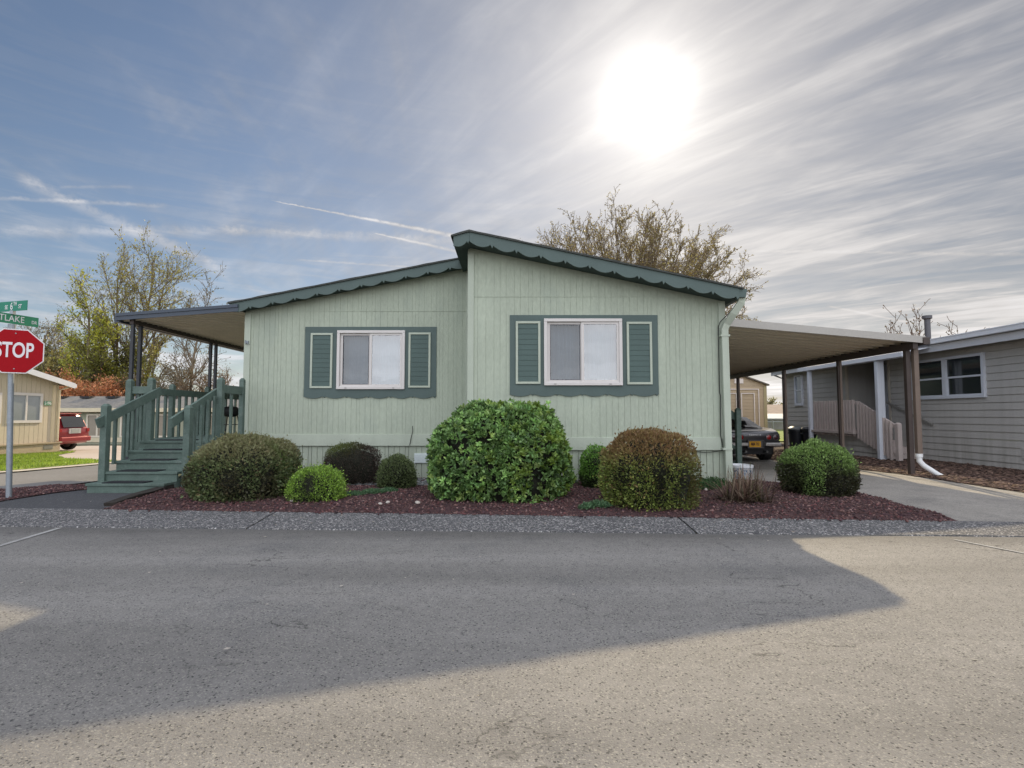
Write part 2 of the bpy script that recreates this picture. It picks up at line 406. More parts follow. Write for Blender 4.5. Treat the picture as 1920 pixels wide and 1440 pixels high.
lawn = [(-11.36, 12), (-11.61, 11.0), (-13.2, 9.96), (-17, 9.16), (-30, 8.96), (-30, 12), (-18.7, 12), (-18.7, 23.0), (-16.9, 19.9), (-14.2, 17.0), (-11.67, 15.9)]
struct(sheet('lawn', lawn, .035, M_lawn, .5), 'green lawn beside the beige house')
pad = [(-11.68, 16), (-14.2, 17.01), (-16.9, 19.91), (-18.69, 23.0), (-26, 23.0), (-26, 33), (-12.4, 33)]
struct(sheet('parking_pad', pad, .02, pm('pinkish_concrete', (.40, .34, .29), .9, .12, 1, 20), .5), 'pinkish concrete parking pad under the red car')
drv = [(4.535, backY(4.535) + .005), (4.735, 7.5), (3.96, 8.62), (3.5, 8.72), (3.5, 22), (6.85, 22), (6.85, backY(6.85) + .005)]
drv2 = [(6.865, backY(6.865) + .005), (6.865, 22), (7.12, 22), (7.12, backY(7.12) + .005)]
struct(sheet('driveway', drv, .016, M_concrete, .5), 'worn concrete driveway under the carport')
struct(sheet('driveway_edge', drv2, .016, M_concrete, .5), 'concrete strip along the driveway')
mul = [(7.13, backY(7.13) + .005), (7.13, 22), (10.3, 22), (10.3, backY(10.3) + .005)]
struct(sheet('mulch_strip', mul, .02, M_bark, .5), 'strip of brown bark mulch along the neighbour house')
yard = [(5, 22.2), (5, 40), (22, 40), (22, 22.2)]
struct(sheet('back_yard', yard, .02, M_lawn, .5), 'bright grass behind the carport')

# ---- loose gravel: real stones on the beds
def inpoly(x, y, poly):
    c = False; j = len(poly) - 1
    for i in range(len(poly)):
        xi, yi = poly[i]; xj, yj = poly[j]
        if (yi > y) != (yj > y) and x < (xj - xi) * (y - yi) / (yj - yi) + xi: c = not c
        j = i
    return c
OCT = np.array([(1, 0, 0), (-1, 0, 0), (0, 1, 0), (0, -1, 0), (0, 0, 1), (0, 0, -1)], dtype=np.float32)
OCF = np.array([(0, 2, 4), (2, 1, 4), (1, 3, 4), (3, 0, 4), (2, 0, 5), (1, 2, 5), (3, 1, 5), (0, 3, 5)])
def scatter_stones(name, pts, smin, smax, cols, label, long=1.0, flat=.6, seed=1):
    g = np.random.default_rng(seed); n = len(pts); pts = np.array(pts, dtype=np.float32)
    v = OCT[None] * (1 + .35 * g.standard_normal((n, 6, 1))).clip(.4, 1.8) + .25 * g.standard_normal((n, 6, 3))
    s = (smin + (smax - smin) * g.random(n) ** 2.5)
    v = v * s[:, None, None] * np.array([long, 1, flat])
    a = g.random(n) * 6.28; ca, sa = np.cos(a)[:, None], np.sin(a)[:, None]
    x = v[..., 0] * ca - v[..., 1] * sa; y = v[..., 0] * sa + v[..., 1] * ca
    v = np.stack([x, y, v[..., 2]], -1) + pts[:, None, :]
    f = OCF[None] + (np.arange(n) * 6)[:, None, None]
    cols = np.array(cols, dtype=np.float32); ci = g.integers(0, len(cols), n)
    col = cols[ci] * (.6 + .8 * g.random((n, 1)))
    o = rawmesh(name, v.reshape(-1, 3), f.reshape(-1, 3), M_stone, tint=np.repeat(col, 6, 0))
    return struct(o, label, 'stuff')
def fill(poly, cnt, h, seed, ymax=99):
    g = random.Random(seed); xs = [p[0] for p in poly]; ys = [p[1] for p in poly]; out = []
    while len(out) < cnt:
        x = g.uniform(min(xs), max(xs)); y = g.uniform(min(ys), min(max(ys), ymax))
        if inpoly(x, y, poly): out.append((x, y, h(x, y)))
    return out
lavac = [(.115, .060, .055), (.085, .046, .046), (.14, .078, .07), (.07, .038, .044), (.05, .034, .037), (.20, .125, .115), (.12, .05, .05)]
scatter_stones('lava_gravel', [(x, backY(x) - abs(rnd.gauss(0, .05)), .047) for x in [rnd.uniform(-4.4, 4.4) for _ in range(500)]] + fill(bedL, 40000, lambda x, y: bedh(x, y) + .028, 1, 9.8) + fill(grav, 4500, lambda x, y: gz(x, y) + .024, 2), .006, .018, lavac, 'dark red lava gravel', 1.2, .7, 3)
scatter_stones('grey_gravel', fill([(-2.6, 8.3), (-.9, 8.2), (-.6, 9.6), (-2.7, 9.6)], 2600, lambda x, y: bedh(x, y) + .034, 5), .01, .03, [(.13, .14, .14), (.2, .2, .2), (.08, .09, .09)], 'grey gravel heaped at the wall', 1.1, .7, 9)
scatter_stones('bark_chips', fill(mul, 17000, lambda x, y: gz(x, y) + .03, 4, 17), .012, .045, [(.115, .07, .052), (.085, .052, .042), (.16, .105, .08), (.06, .038, .03)], 'brown bark chips', 1.9, .35, 4)
def pale(x):
    pts = [(px, py) for px, py in x]
    for i, (px, py, s) in enumerate(x): pass
# pale stones one can tell apart
stone0 = None
for px, py, s, lab in ((783, 952, .035, 'small pale stone in red gravel near the laurel, farthest right of three'), (727, 952, .03, 'small pale stone in red gravel, middle of three left of the laurel'),
                       (713, 955, .026, 'small brownish stone in red gravel, leftmost of three left of the laurel'), (547, 950, .024, 'tiny pale stone beside the bright green ball bush'),
                       (1324, 928, .03, 'pale stone by the weeds at the house corner'), (1512, 916, .028, 'pale stone under the round bush by the driveway')):
    x, y = G(px, py)
    if stone0 is None:
        bm = bmesh.new(); bmesh.ops.create_icosphere(bm, subdivisions=2, radius=1)
        for v in bm.verts:
            v.co *= 1 + .25 * mnoise.noise(v.co * 1.3); v.co.z *= .6
        me = bpy.data.meshes.new('stone'); bm.to_mesh(me); bm.free(); me.materials.append(pm('pale_stone', (.42, .38, .34), .9, .2, 20, 80))
        stone0 = bpy.data.objects.new('stone', me); o = stone0
    else: o = stone0.copy()
    C.objects.link(o); o.location = (x, y, bedh(x, y) + .04); o.scale = (s, s * .8, s); o.rotation_euler = (0, 0, px * 1.7)
    tag(o, lab, 'stone', 'pale stones in the red gravel')
# leaf litter on the road
g = np.random.default_rng(5); LV = []; LF = []; LT = []
def flake(x, y, z, s, col):
    a = g.random() * 6.28; k = len(LV); c, d = math.cos(a) * s, math.sin(a) * s; w = .4 + .3 * g.random()
    for p, q in ((1, 0), (0, w), (-1, 0), (0, -w)): LV.append((x + p * c - q * d, y + p * d + q * c, z + .004 * g.random())); LT.append(col)
    LF.append((k, k + 1, k + 2, k + 3))
for px, py in ((300, 1035), (462, 1043), (41, 1094), (72, 1096), (497, 1007), (630, 1018), (745, 1013), (425, 1219), (280, 1075), (1075, 1116), (850, 1088), (270, 945), (285, 941), (352, 932), (170, 945), (120, 946), (760, 1085), (1500, 1030), (1350, 1010), (1440, 1015), (500, 1135), (640, 1100), (900, 1045)):
    x, y = G(px, py); flake(x, y, .005 if py > 990 else .03, .010 + .008 * g.random(), (.42, .38, .33))
for _ in range(90):
    x = g.uniform(-6, 6); y = g.uniform(1.8, 5.2); flake(x, y, .004,   .004 + .005 * g.random(), (.30, .27, .22) if g.random() < .4 else (.04, .035, .03))
for _ in range(60):
    x = g.uniform(-7, 5); y = backY(x) - g.random() * .75; flake(x, y, .045, .01 + .012 * g.random(), (.30, .26, .2))
struct(rawmesh('leaf_litter', LV, LF, M_stone, tint=np.array(LT)), 'dry leaf litter scattered on the road', 'stuff')
# landscape timber
t = MB(); a = Vector((*timber_a, .05)); b = Vector((*timber_b, .05))
t.beam(a + Vector((-.10, .0, -.02)), b + Vector((.1, .1, .01)), .15, .09)
o = t.build('landscape_timber', pm('rotten_dark_timber', (.026, .021, .017), .95, .5, 6, 40, bump=.02, bs=18, stretch=(1, 1, 3)))
bm = bmesh.new(); bm.from_mesh(o.data); bmesh.ops.subdivide_edges(bm, edges=bm.edges[:], cuts=5, use_grid_fill=True)
for v in bm.verts: v.co += Vector((mnoise.noise(v.co * 7), mnoise.noise(v.co * 7 + Vector((9, 0, 0))), mnoise.noise(v.co * 5 + Vector((0, 7, 0))))) * .04
bm.to_mesh(o.data); bm.free()
tag(o, 'dark rotten landscape timber edging the walkway at the left end of the bed', 'timber')

# ------------------------------------------------------------------ the green house
YR, YL = 8.55, 9.75          # front walls of its two halves
YRF, YLF = 8.20, 9.50        # roof fronts
YB = 22.5
XRL, XRR = P(877, 700, YR)[0], P(1361, 700, YR)[0]
XLL, XLR = P(457.5, 700, YL)[0], XRL
def zat(px, py, Y): return P(px, py, Y)[2]
# roof top lines
rL, rK, rE = P(843, 442, YRF), P(880, 432, YRF), P(1391, 539, YRF)
lE, lK = P(430, 567, YLF), P(857, 484, YLF)
def lerp(a, b, x): return a[2] + (b[2] - a[2]) * (x - a[0]) / (b[0] - a[0])
def rtop(x): return lerp(rL, rK, x) if x < rK[0] else lerp(rK, rE, x)
def ltop(x): return lerp(lE, lK, x)
house = thing('green_house', 'pale green manufactured home with dark green scalloped fascia and two shuttered windows', 'house', (-.7, 9.75, 0))
def groove_wall(x0, x1, Y, z0, ztop, holes, pitch, seed, dep=.005, gw=.0055):
    g = random.Random(seed); xs = [x0]; x = x0 + pitch * .6
    segs = []
    while x < x1 - .02:
        segs.append((xs[-1], x - gw / 2, 0)); segs.append((x - gw / 2, x + gw / 2, 1)); xs.append(x + gw / 2); x += pitch * g.choice((.62, 1, 1, 1.0, 1.35)) if pitch < .15 else pitch
    segs.append((xs[-1], x1, 0))
    out = []
    cuts = sorted({h[i] for h in holes for i in (0, 1)})
    for a, b, gfl in segs:
        ps = [a] + [c for c in cuts if a < c < b] + [b]
        for p, q in zip(ps[:-1], ps[1:]): out.append((p, q, gfl, p > a))
    mb = MB(); prev = None
    for p, q, gfl, cont in out:
        y = Y + (dep if gfl else 0); m = (p + q) / 2
        rng = [(z0, None)]
        for hx0, hx1, hz0, hz1 in holes:
            if hx0 < m < hx1: rng = [(z0, hz0), (hz1, None)]
        for za, zb in rng:
            mb.add([(p, y, za), (q, y, za), (q, y, zb if zb is not None else ztop(q)), (p, y, zb if zb is not None else ztop(p))], [(0, 1, 2, 3)])
            if prev is not None and prev != gfl:
                mb.add([(p, Y, za), (p, Y + dep, za), (p, Y + dep, zb if zb is not None else ztop(p)), (p, Y, zb if zb is not None else ztop(p))], [(0, 1, 2, 3)])
        prev = gfl
    return mb
wr = [P(1020, 723, YR)[0], P(1167, 723, YR)[0], zat(1090, 723, YR), zat(1090, 598, YR)]
wl = [P(631.5, 730, YL)[0], P(759, 730, YL)[0], zat(690, 730, YL), zat(690, 620, YL)]
def hole(w): return (w[0] + .04, w[1] - .04, w[2] + .04, w[3] - .04)
zbR, zbL = zat(1100, 820, YR), zat(650, 814, YL)      # tops of the belly boards
mb = groove_wall(XRL, XRR, YR, zbR - .05, lambda x: rtop(x) - .12, [hole(wr)], .098, 3)
zs = zat(1000, 556, YR); mb.box(XRL + .1, XRR - .12, YR - .007, YR + .01, zs - .007, zs + .005)
mb.box(XRL, XRL + .02, YR + .005, YB, -.2, rtop(XRL + .02) - .12)       # inner side wall of the high half
mb.box(XRR - .03, XRR, YR + .008, YB, -.2, rtop(XRR) - .08)
mb.box(XRL + .02, XRR - .03, YB - .03, YB, -.2, 2.9)
mb.build('wall', M_wall, house)
mb = groove_wall(XLL, XLR, YL, zbL - .05, lambda x: ltop(x) - .1, [hole(wl)], .098, 8)
zs = zat(700, 583, YL); mb.box(XLL + .1, XLR, YL - .007, YL + .01, zs - .007, zs + .005)
mb.box(XLL, XLL + .03, YL + .008, YB, -.2, ltop(XLL) - .08); mb.box(XLL + .03, XLR, YB - .03, YB, -.2, 2.6)
mb.build('wall', M_wall, house)
# trim boards
t = MB()
t.box(XRL - .006, XRL + .095, YR - .02, YR + .004, zbR - .03, rtop(XRL) - .2)
t.build('corner_trim', M_trimlight, house, bevel=.004); t = MB()
t.box(XRR - .10, XRR + .006, YR - .02, YR + .004, zbR - .03, rtop(XRR) - .17)
t.build('corner_trim', M_trimlight, house, bevel=.004)
t = MB(); t.box(XLL - .006, XLL + .105, YL - .02, YL + .004, zbL, ltop(XLL) - .17)
t.build('corner_trim', M_trimlight, house, bevel=.004); t = MB()
t.box(XLR - .14, XLR - .055, YL - .012, YL + .004, zbL, ltop(XLR) - .2)
t.build('corner_trim', M_trimlight, house, bevel=.004)
t = MB(); t.box(XRL - .008, XRR - .11, YR - .028, YR + .01, zat(1100, 844, YR), zbR); t.build('belly_board', M_trimlight, house, bevel=.004)
t = MB(); t.box(XLL - .008, XLR, YL - .026, YL + .01, zat(650, 836, YL), zbL - .002); t.build('belly_board', M_trimlight, house, bevel=.004)
groove_wall(XRL + .004, XRR, YR + .012, -.2, lambda x: zbR - .02, [], .1016, 1, .02, .009).build('skirting', M_wall, house)
groove_wall(XLL + .004, XLR, YL + .012, -.3, lambda x: zbL - .02, [], .1016, 1, .02, .009).build('skirting', M_wall, house)
# roofs, fascia with scallops
def scal(L, per, A):
    n = max(1, round(L / per)); out = []
    for k in range(n):
        for i in range(11):
            t = i / 11
            out.append(((k + t * .86) / n, A * math.sin(math.pi * t)))
        out += [((k + .86) / n, -A * .25), ((k + .93) / n, A * .7), ((k + .985) / n, -A * .2)]
    out.append((1.0, 0)); return out
def fascia(a, b, top, Y, h, per, A, off=.022):
    pts = [(a, top(a) - off), (b, top(b) - off)]
    for s, d in reversed(scal(b - a, per, A)): x = a + (b - a) * s; pts.append((x, top(x) - off - h - d))
    m = MB(); m.prism(pts, 'y', Y, Y + .03); return m
fascia(rK[0] + .002, rE[0] - .04, rtop, YRF, .15, .392, .05).build('fascia', M_dark, house)
fascia(rL[0] + .06, rK[0] - .002, rtop, YRF, .15, .30, .04).build('fascia', M_dark, house)
fascia(lE[0] + .01, XRL + .02, ltop, YLF, .135, .40, .048).build('fascia', M_dark, house)
def slab(pts, th, y0, y1, mat, name):
    """pts: top outline (x,z); th thickness down"""
    m = MB(); m.prism([(x, z) for x, z in pts] + [(x, z - th) for x, z in reversed(pts)], 'y', y0, y1)
    return m.build(name, mat, house)
def roofsheet(pts, y0, y1, seed):
    """shingle sheet whose front edge is a little ragged"""
    g = random.Random(seed); m = MB(); pts2 = []
    for (xa, za), (xb, zb) in zip(pts[:-1], pts[1:]):
        k = max(1, int(abs(xb - xa) / .14))
        for i in range(k): pts2.append((xa + (xb - xa) * i / k, za + (zb - za) * i / k))
    pts2.append(pts[-1])
    secs = []
    up = [(x, z + g.uniform(-.004, .007)) for x, z in pts2]
    top = [(x, z) for x, z in up]; bot = [(x, z - .028) for x, z in reversed(pts2)]
    m.prism(top + bot, 'y', y0, y1); return m
r1 = [(rL[0] + .02, rtop(rL[0] + .02)), (rK[0], rK[2]), (rE[0] + .02, rtop(rE[0] + .02))]
o = roofsheet([(x, z + .004) for x, z in r1], YRF - .025, YB + .3, 1).build('roof', M_shingle, house)
slab([(x, z - .025) for x, z in ((rL[0] + .07, rtop(rL[0] + .07)), (rK[0], rK[2]), (rE[0] - .045, rtop(rE[0] - .045)))], .15, YRF + .032, YB + .25, M_soffit, 'soffit')
roofsheet([(x, z + .004) for x, z in ((lE[0] - .02, ltop(lE[0] - .02)), (XRL - .002, ltop(XRL)))], YLF - .025, YB + .3, 2).build('roof', M_shingle, house)
slab([(x, z - .025) for x, z in ((lE[0] + .02, ltop(lE[0] + .02)), (XRL - .003, ltop(XRL)))], .125, YLF + .032, YB + .25, M_soffit, 'soffit')
# gutter and downspout on the right eave
ga, gb = P(1388, 558, YRF), P(1402, 541, YRF)
m = MB(); m.prism([(ga[0] - .03, ga[2] + .01), (gb[0] - .025, ga[2] + .01), (gb[0], gb[2]), (ga[0] - .03, gb[2])], 'y', YRF + .012, YB)
gut = m.build('gutter', M_dark, house, bevel=.004)
def path_beam(mb, pts, w, h):
    for a, b in zip(pts[:-1], pts[1:]): mb.beam(a, b, w, h, up=(0, 1, 0))
xd = P(1360, 700, YR - .08)[0]; m = MB()
p0 = P(1391, 556, YRF + .1); cur = [Vector(p0), Vector((p0[0] - .02, YRF + .1, p0[2] - .10)), Vector((p0[0] - .12, YRF + .16, p0[2] - .27)), Vector((xd + .03, YR - .09, p0[2] - .42)), Vector((xd, YR - .08, p0[2] - .50)), Vector((xd + .02, YR - .08, -.02))]
sec = []
for i, p in enumerate(cur):
    d = (cur[min(i + 1, 5)] - cur[max(i - 1, 0)]).normalized(); x = d.cross(Vector((0, 1, 0))).normalized(); y = Vector((0, 1, 0))
    sec.append([p + x * i_ * .055 + y * j_ * .035 for i_, j_ in ((-1, -1), (1, -1), (1, 1), (-1, 1))])
m.loft(sec); ds = m.build('downspout', M_trimlight, house, bevel=.008)
for z in (2.35, .55):
    b = MB(); b.box(xd - .075, xd + .075, YR - .122, YR - .015, z, z + .03); b.build('strap', M_trimlight, ds)
# cables on the wall
def cable(pts, r=.006): MB().tube([P(px, py, Y) for px, py, Y in pts], r, 6).build('cable', M_black, house, smooth=True)
cable([(1376, 578, YR - .2), (1362, 592, YR - .14), (1350, 604, YR - .03), (1347, 612, YR - .03), (1348, 680, YR - .03), (1349, 735, YR - .03), (1351, 742, YR - .03), (1351, 815, YR - .04), (1354, 830, YR - .045), (1356, 843, YR - .045)])
cable([(1356, 844, YR - .04), (1340, 847, YR - .03), (1325, 849, YR - .03), (1300, 846, YR - .03)], .005)
cable([(773.5, 799, YL - .02), (774, 808, YL - .03), (771, 820, YL - .04), (768, 835, YL - .04)])
m = MB(); p = P(462, 641, YL - .05); m.tube([(p[0] - .03, YL - .03, p[2] + .03), (p[0], YL - .07, p[2] - .01), (p[0] + .03, YL - .05, p[2] - .04)], .012, 6); m.box(p[0] - .03, p[0] + .03, YL - .05, YL - .02, p[2] - .03, p[2] + .02)
m.build('wall_bracket', M_steel, house)
# skirting vent
a, b = P(777, 868, YL), P(804, 850, YL); m = MB(); m.box(a[0], b[0], YL - .015, YL + .012, a[2], b[2])
for i in range(5):
    z = a[2] + (b[2] - a[2]) * (i + .6) / 5.3
    for q in (0, 1):
        x0 = a[0] + .015 + q * (b[0] - a[0]) / 2; m.box(x0, x0 + (b[0] - a[0]) / 2 - .03, YL - .024, YL - .0145, z - .011, z + .008)
m.build('skirting_vent', pm('vent_white', (.6, .66, .66), .6), house)
# windows
def pleat(x0, x1, z0, z1, Y, per, amp, seed):
    g = random.Random(seed); m = MB(); n = int((x1 - x0) / .012); vs = []; ph = 0
    for i in range(n + 1):
        x = x0 + (x1 - x0) * i / n; ph += .012 / per * 6.28 * g.uniform(.6, 1.4)
        y = Y + amp * math.sin(ph); vs += [(x, y, z0), (x + .004 * math.sin(ph * .7), y, z1)]
    return m.add(vs, [(2 * i, 2 * i + 2, 2 * i + 3, 2 * i + 1) for i in range(n)])
def window(w, Y, par, px, lpane, rpane, cur):
    x0, x1, z0, z1 = w; fw = .052
    m = MB()
    m.box(x0, x1, Y - .05, Y + .05, z1 - fw, z1); m.box(x0, x1, Y - .055, Y + .05, z0, z0 + fw)
    m.box(x0, x0 + fw, Y - .05, Y + .05, z0 + fw, z1 - fw); m.box(x1 - fw, x1, Y - .05, Y + .05, z0 + fw, z1 - fw)
    win = m.build('window', M_white, par, bevel=.006)
    xm = (x0 + x1) / 2 + .005; i0, i1 = z0 + fw, z1 - fw
    for a, b, yy, mt, nm in ((x0 + fw, xm - .01, Y - .005, lpane, 'l'), (xm - .035, x1 - fw, Y - .03, rpane, 'r')):
        s = MB(); sw = .038
        s.box(a, b, yy, yy + .028, i1 - sw, i1); s.box(a, b, yy, yy + .028, i0, i0 + sw)
        s.box(a, a + sw * 1.25, yy, yy + .028, i0 + sw, i1 - sw); s.box(b - sw, b, yy, yy + .028, i0 + sw, i1 - sw)
        sa = s.build('sash', M_white, win, bevel=.003)
        MB().add([(a + sw * 1.2, yy + .014, i0 + sw * .9), (b - sw * .9, yy + .014, i0 + sw * .9), (b - sw * .9, yy + .014, i1 - sw * .9), (a + sw * 1.2, yy + .014, i1 - sw * .9)], [(0, 1, 2, 3)]).build('pane', mt, win)
        if nm == 'l':
            k = MB(); e = .009; A, B = a + sw * 1.25, b - sw
            k.box(A, B, yy - .004, yy + .008, i1 - sw - e, i1 - sw); k.box(A, B, yy - .004, yy + .008, i0 + sw, i0 + sw + e); k.box(A, A + e, yy - .004, yy + .008, i0 + sw + e, i1 - sw - e); k.box(B - e, B, yy - .004, yy + .008, i0 + sw + e, i1 - sw - e)
            k.build('screen_frame', pm('grey_screen_frame', (.12, .12, .13), .5), win)
    for q in (.14, .84):
        d = MB(); d.box(x0 + (x1 - x0) * q - .02, x0 + (x1 - x0) * q + .02, Y - .058, Y - .05, z0 + .018, z0 + .026); d.build('weep_hole', M_black, win)
    pleat(x0 - .1, x1 + .1, z0 - .1, z1 + .1, Y + .16, cur[0], cur[1], cur[2]).build('curtain', M_curtain, win)
    return win
window(wr, YR, house, None, M_screen, M_glass, (.07, .012, 2))
window(wl, YL, house, None, M_screen, M_glass, (.11, .008, 5))
def surround(Y, sx0, sx1, sy0, sap0, sy1, w, shut, label):
    """dark boards round a window: side boards, head board and a scalloped apron; louvred shutters on them"""
    x0, z1 = P(sx0, sy0, Y)[0], zat((sx0 + sx1) / 2, sy0, Y); x1 = P(sx1, sy0, Y)[0]
    zap, zb = zat(sx0, sap0, Y), zat(sx0, sy1, Y)
    m = MB(); bw = .0
    m.box(x0, x1, Y - .016, Y - .001, w[3] - .01, z1)                       # head
    m.box(x0, w[0] + .01, Y - .014, Y - .001, zap, w[3] - .01); m.box(w[1] - .01, x1, Y - .014, Y - .001, zap, w[3] - .01)
    pts = [(x0, zap), (x1, zap)]
    for s, d in reversed(scal(x1 - x0, .405, .032)): pts.append((x0 + (x1 - x0) * s, zb + .02 - d))
    m.prism(pts, 'y', Y - .022, Y - .001)
    m.build('window_surround', M_dark, house)
    for a, b, c, d in shut:
        xa, xb = P(a, c, Y)[0], P(b, c, Y)[0]; za, zc = zat(a, d, Y), zat(a, c, Y); e = .036
        l = MB(); l.box(xa + e, xb - e, Y - .022, Y - .0142, za + e, zc - e); k = int((zc - za - 2 * e) / .085)
        for i in range(k):
            z = za + e + (zc - za - 2 * e) * i / k; hh = (zc - za - 2 * e) / k
            l.add([(xa + e, Y - .029, z + .003), (xb - e, Y - .029, z + .003), (xb - e, Y - .024, z + hh - .001), (xa + e, Y - .024, z + hh - .001), (xa + e, Y - .022, z + .003), (xb - e, Y - .022, z + .003)], [(0, 1, 2, 3), (0, 4, 5, 1)])
        sh = l.build('shutter', M_shut, house, fix=False)
        f = MB(); f.box(xa, xb, Y - .04, Y - .0142, zc - e, zc); f.box(xa, xb, Y - .04, Y - .0142, za, za + e)
        f.box(xa, xa + e, Y - .04, Y - .0142, za + e, zc - e); f.box(xb - e, xb, Y - .04, Y - .0142, za + e, zc - e)
        f.build('shutter_frame', M_trimlight, sh, bevel=.003)
surround(YR, 956, 1232.5, 591, 723.5, 742, wr, ((967, 1013, 603, 720), (1174, 1221, 604, 721)), '')
surround(YL, 573, 819, 613, 729, 746, wl, ((584, 625, 625, 728), (767, 808, 624, 727)), '')

# ------------------------------------------------------------------ carport on the right
carport = thing('carport', 'brown metal carport with ribbed tan roof on slim posts beside the green house', 'carport', (5.4, 9.8, 0))
def pans(x0, z0, x1, z1, y0, y1, per, rib=-.045):
    """ribbed metal roof: ribs run along x"""
    prof = []; k = int(round((y1 - y0) / per))
    for i in range(k):
        y = y0 + i * per
        prof += [(y, 0), (y + per * .66, 0), (y + per * .69, rib), (y + per * .86, rib), (y + per * .89, 0)]
    prof.append((y0 + k * per, 0))
    a = [(x0, y, z0 + d) for y, d in prof]; b = [(x1, y, z1 + d) for y, d in prof]
    return MB().loft([a, b], closed=False, cap=False)
cY0, cY1, cX0, cX1 = 9.5, 20.5, XRR + .01, 7.40
cz0 = P(1365, 603, cY0)[2] + (XRR - P(1365, 603, cY0)[0]) * (P(1728, 634, cY0)[2] - P(1365, 603, cY0)[2]) / (P(1728, 634, cY0)[0] - P(1365, 603, cY0)[0])
cz1 = P(1728, 636, cY0)[2]
o = pans(cX0, cz0 - .01, cX1, cz1 - .0, cY0, cY1, .305).build('roof', M_pan, carport)
m = MB(); m.add([(cX0, y, cz0 + dz) for y in (cY0 - .03, cY0) for dz in (-.085, .055)] + [(cX1, y, cz1 + dz) for y in (cY0 - .03, cY0) for dz in (-.075, .045)], [(0, 4, 5, 1), (2, 3, 7, 6), (1, 5, 7, 3), (0, 2, 6, 4), (0, 1, 3, 2), (4, 6, 7, 5)])
m.build('fascia', M_pangrey, carport)
m = MB(); m.box(7.20, 7.29, cY0 + .02, cY1, cz1 - .17, cz1 - .052); m.build('beam', M_bronze, carport)
m = MB(); m.box(cX1 - .06, cX1 + .06, cY0 - .05, cY1, cz1 - .10, cz1 + .03); m.build('gutter', M_bronze, carport, bevel=.006)
for i, (px, Y) in enumerate(((1706, 9.75), (1578, 11.8), (1473, 14.2), (1386, 17.1), (1330, 19.6))):
    x = 7.245; m = MB(); w = .031 if i else .04
    m.box(x - w, x + w, Y - w, Y + w, gz(x, Y) - .05, cz1 - .165); po = m.build('post', M_bronze, carport, bevel=.004)
    m = MB(); m.box(x - w - .018, x + w + .012, Y - w - .012, Y - w - .001, gz(x, Y) - .05, cz1 - .17) if i else None
    if i:
        m.v = []; m.f = []; m.box(x + w * .1, x + w + .02, Y - w - .012, Y - w - .001, gz(x, Y) - .05, cz1 - .17); m.build('lit_post_face', M_bronze2, po)  # lighter strip colours in the brighter face of the square post
m = MB(); x = 7.36; Y = 9.70; zt = cz1 - .09
m.box(x - .045, x + .045, Y - .04, Y + .04, P(1712, 853, Y)[2], zt)
dsp = m.build('downspout', M_bronze2, carport, bevel=.01)
pv = MB(); q0 = Vector((x, Y, P(1712, 858, Y)[2] + .06)); q = [q0, q0 + Vector((0, 0, -.12)), q0 + Vector((.05, -.03, -.2)), q0 + Vector((.24, -.12, -.36)), q0 + Vector((.28, -.14, -.385))]
pv.tube(q, .047, 14); pv.tube([q0 + Vector((0, 0, .01)), q0 + Vector((0, 0, -.05))], .058, 14)
pv.build('drain_elbow', pm('white_pvc', (.75, .76, .76), .4, .06), carport, smooth=True)

# ------------------------------------------------------------------ porch awning on the left
aw = thing('porch_awning', 'flat tan metal porch awning with dark blue fascia left of the green house', 'awning', (-6, 9.6, 0))
aY0, aY1 = 9.52, 14.6; aX0, aX1 = XLL - .01, P(219, 593, 9.52)[0]
az1 = P(219, 594, aY0)[2]; az0 = P(432, 578, aY0)[2]; az0 = az1 + (az0 - az1) * (aX0 - aX1) / (P(432, 578, aY0)[0] - aX1)
pans(aX1, az1 - .05, aX0, az0 - .05, aY0, aY1, .15, -.02).build('roof', M_pan, aw)
m = MB()
for dy, a, b in ((0, -.07, .0), (-.018, .002, .055)):
    m.add([(aX1, y, az1 + dz) for y in (aY0 - .03 + dy, aY0 + dy) for dz in (a, b)] + [(aX0, y, az0 + dz) for y in (aY0 - .03 + dy, aY0 + dy) for dz in (a, b)], [(0, 4, 5, 1), (2, 3, 7, 6), (1, 5, 7, 3), (0, 2, 6, 4), (0, 1, 3, 2), (4, 6, 7, 5)])
m.build('fascia', M_navy, aw)
m = MB(); m.box(aX1 - .04, aX1 + .05, aY0, aY1, az1 - .10, az1 + .03); m.build('gutter', M_navy, aw)
m = MB(); m.box(aX1 + .2, aX1 + .27, aY0 + .05, aY1, az1 - .12, az1 - .04); m.build('beam', M_bronze, aw)
for px, Y in ((244, 9.62), (258.5, 9.85), (392, 12.15), (402, 12.4)):
    x = -(960 - px) / F * Y; m = MB(); m.box(x - .028, x + .028, Y - .028, Y + .028, gz(x, Y) - .1, az1 - .06)
    m.build('post', pm('dark_awning_post', (.035, .038, .045), .5, .2), aw, bevel=.003)

# ------------------------------------------------------------------ porch with steps
porch = thing('wooden_porch', 'teal painted wooden porch with five steps and picket railings', 'porch', (-5.4, 8.2, 0))
g0 = -.03
sX0, sX1 = -5.98, -4.86
def plank_step(i):
    y0 = 7.55 + .25 * (i - 1); zt = .138 * i; y1 = y0 + .34 if i < 5 else y0 + .3
    x0, x1 = (sX0 - .01, sX1 - .02) if i == 1 else (sX0 + .02, sX1)
    m = MB(); m.box(x0 + .012, x1 - .012, y0 + .02, y0 + .055, zt - .145 if i > 1 else g0, zt - .037)
    m.box(x0, x1, y0, y0 + .135, zt - .036, zt); m.box(x0, x1, y0 + .141, y1, zt - .036, zt - .001)
    if i == 1: m.box(x1 - .05, x1 - .014, y0 + .06, y0 + .5, g0, zt - .037)
    o = m.build('step', M_deck, porch, bevel=.004)
for i in (1, 2, 3, 4): plank_step(i)
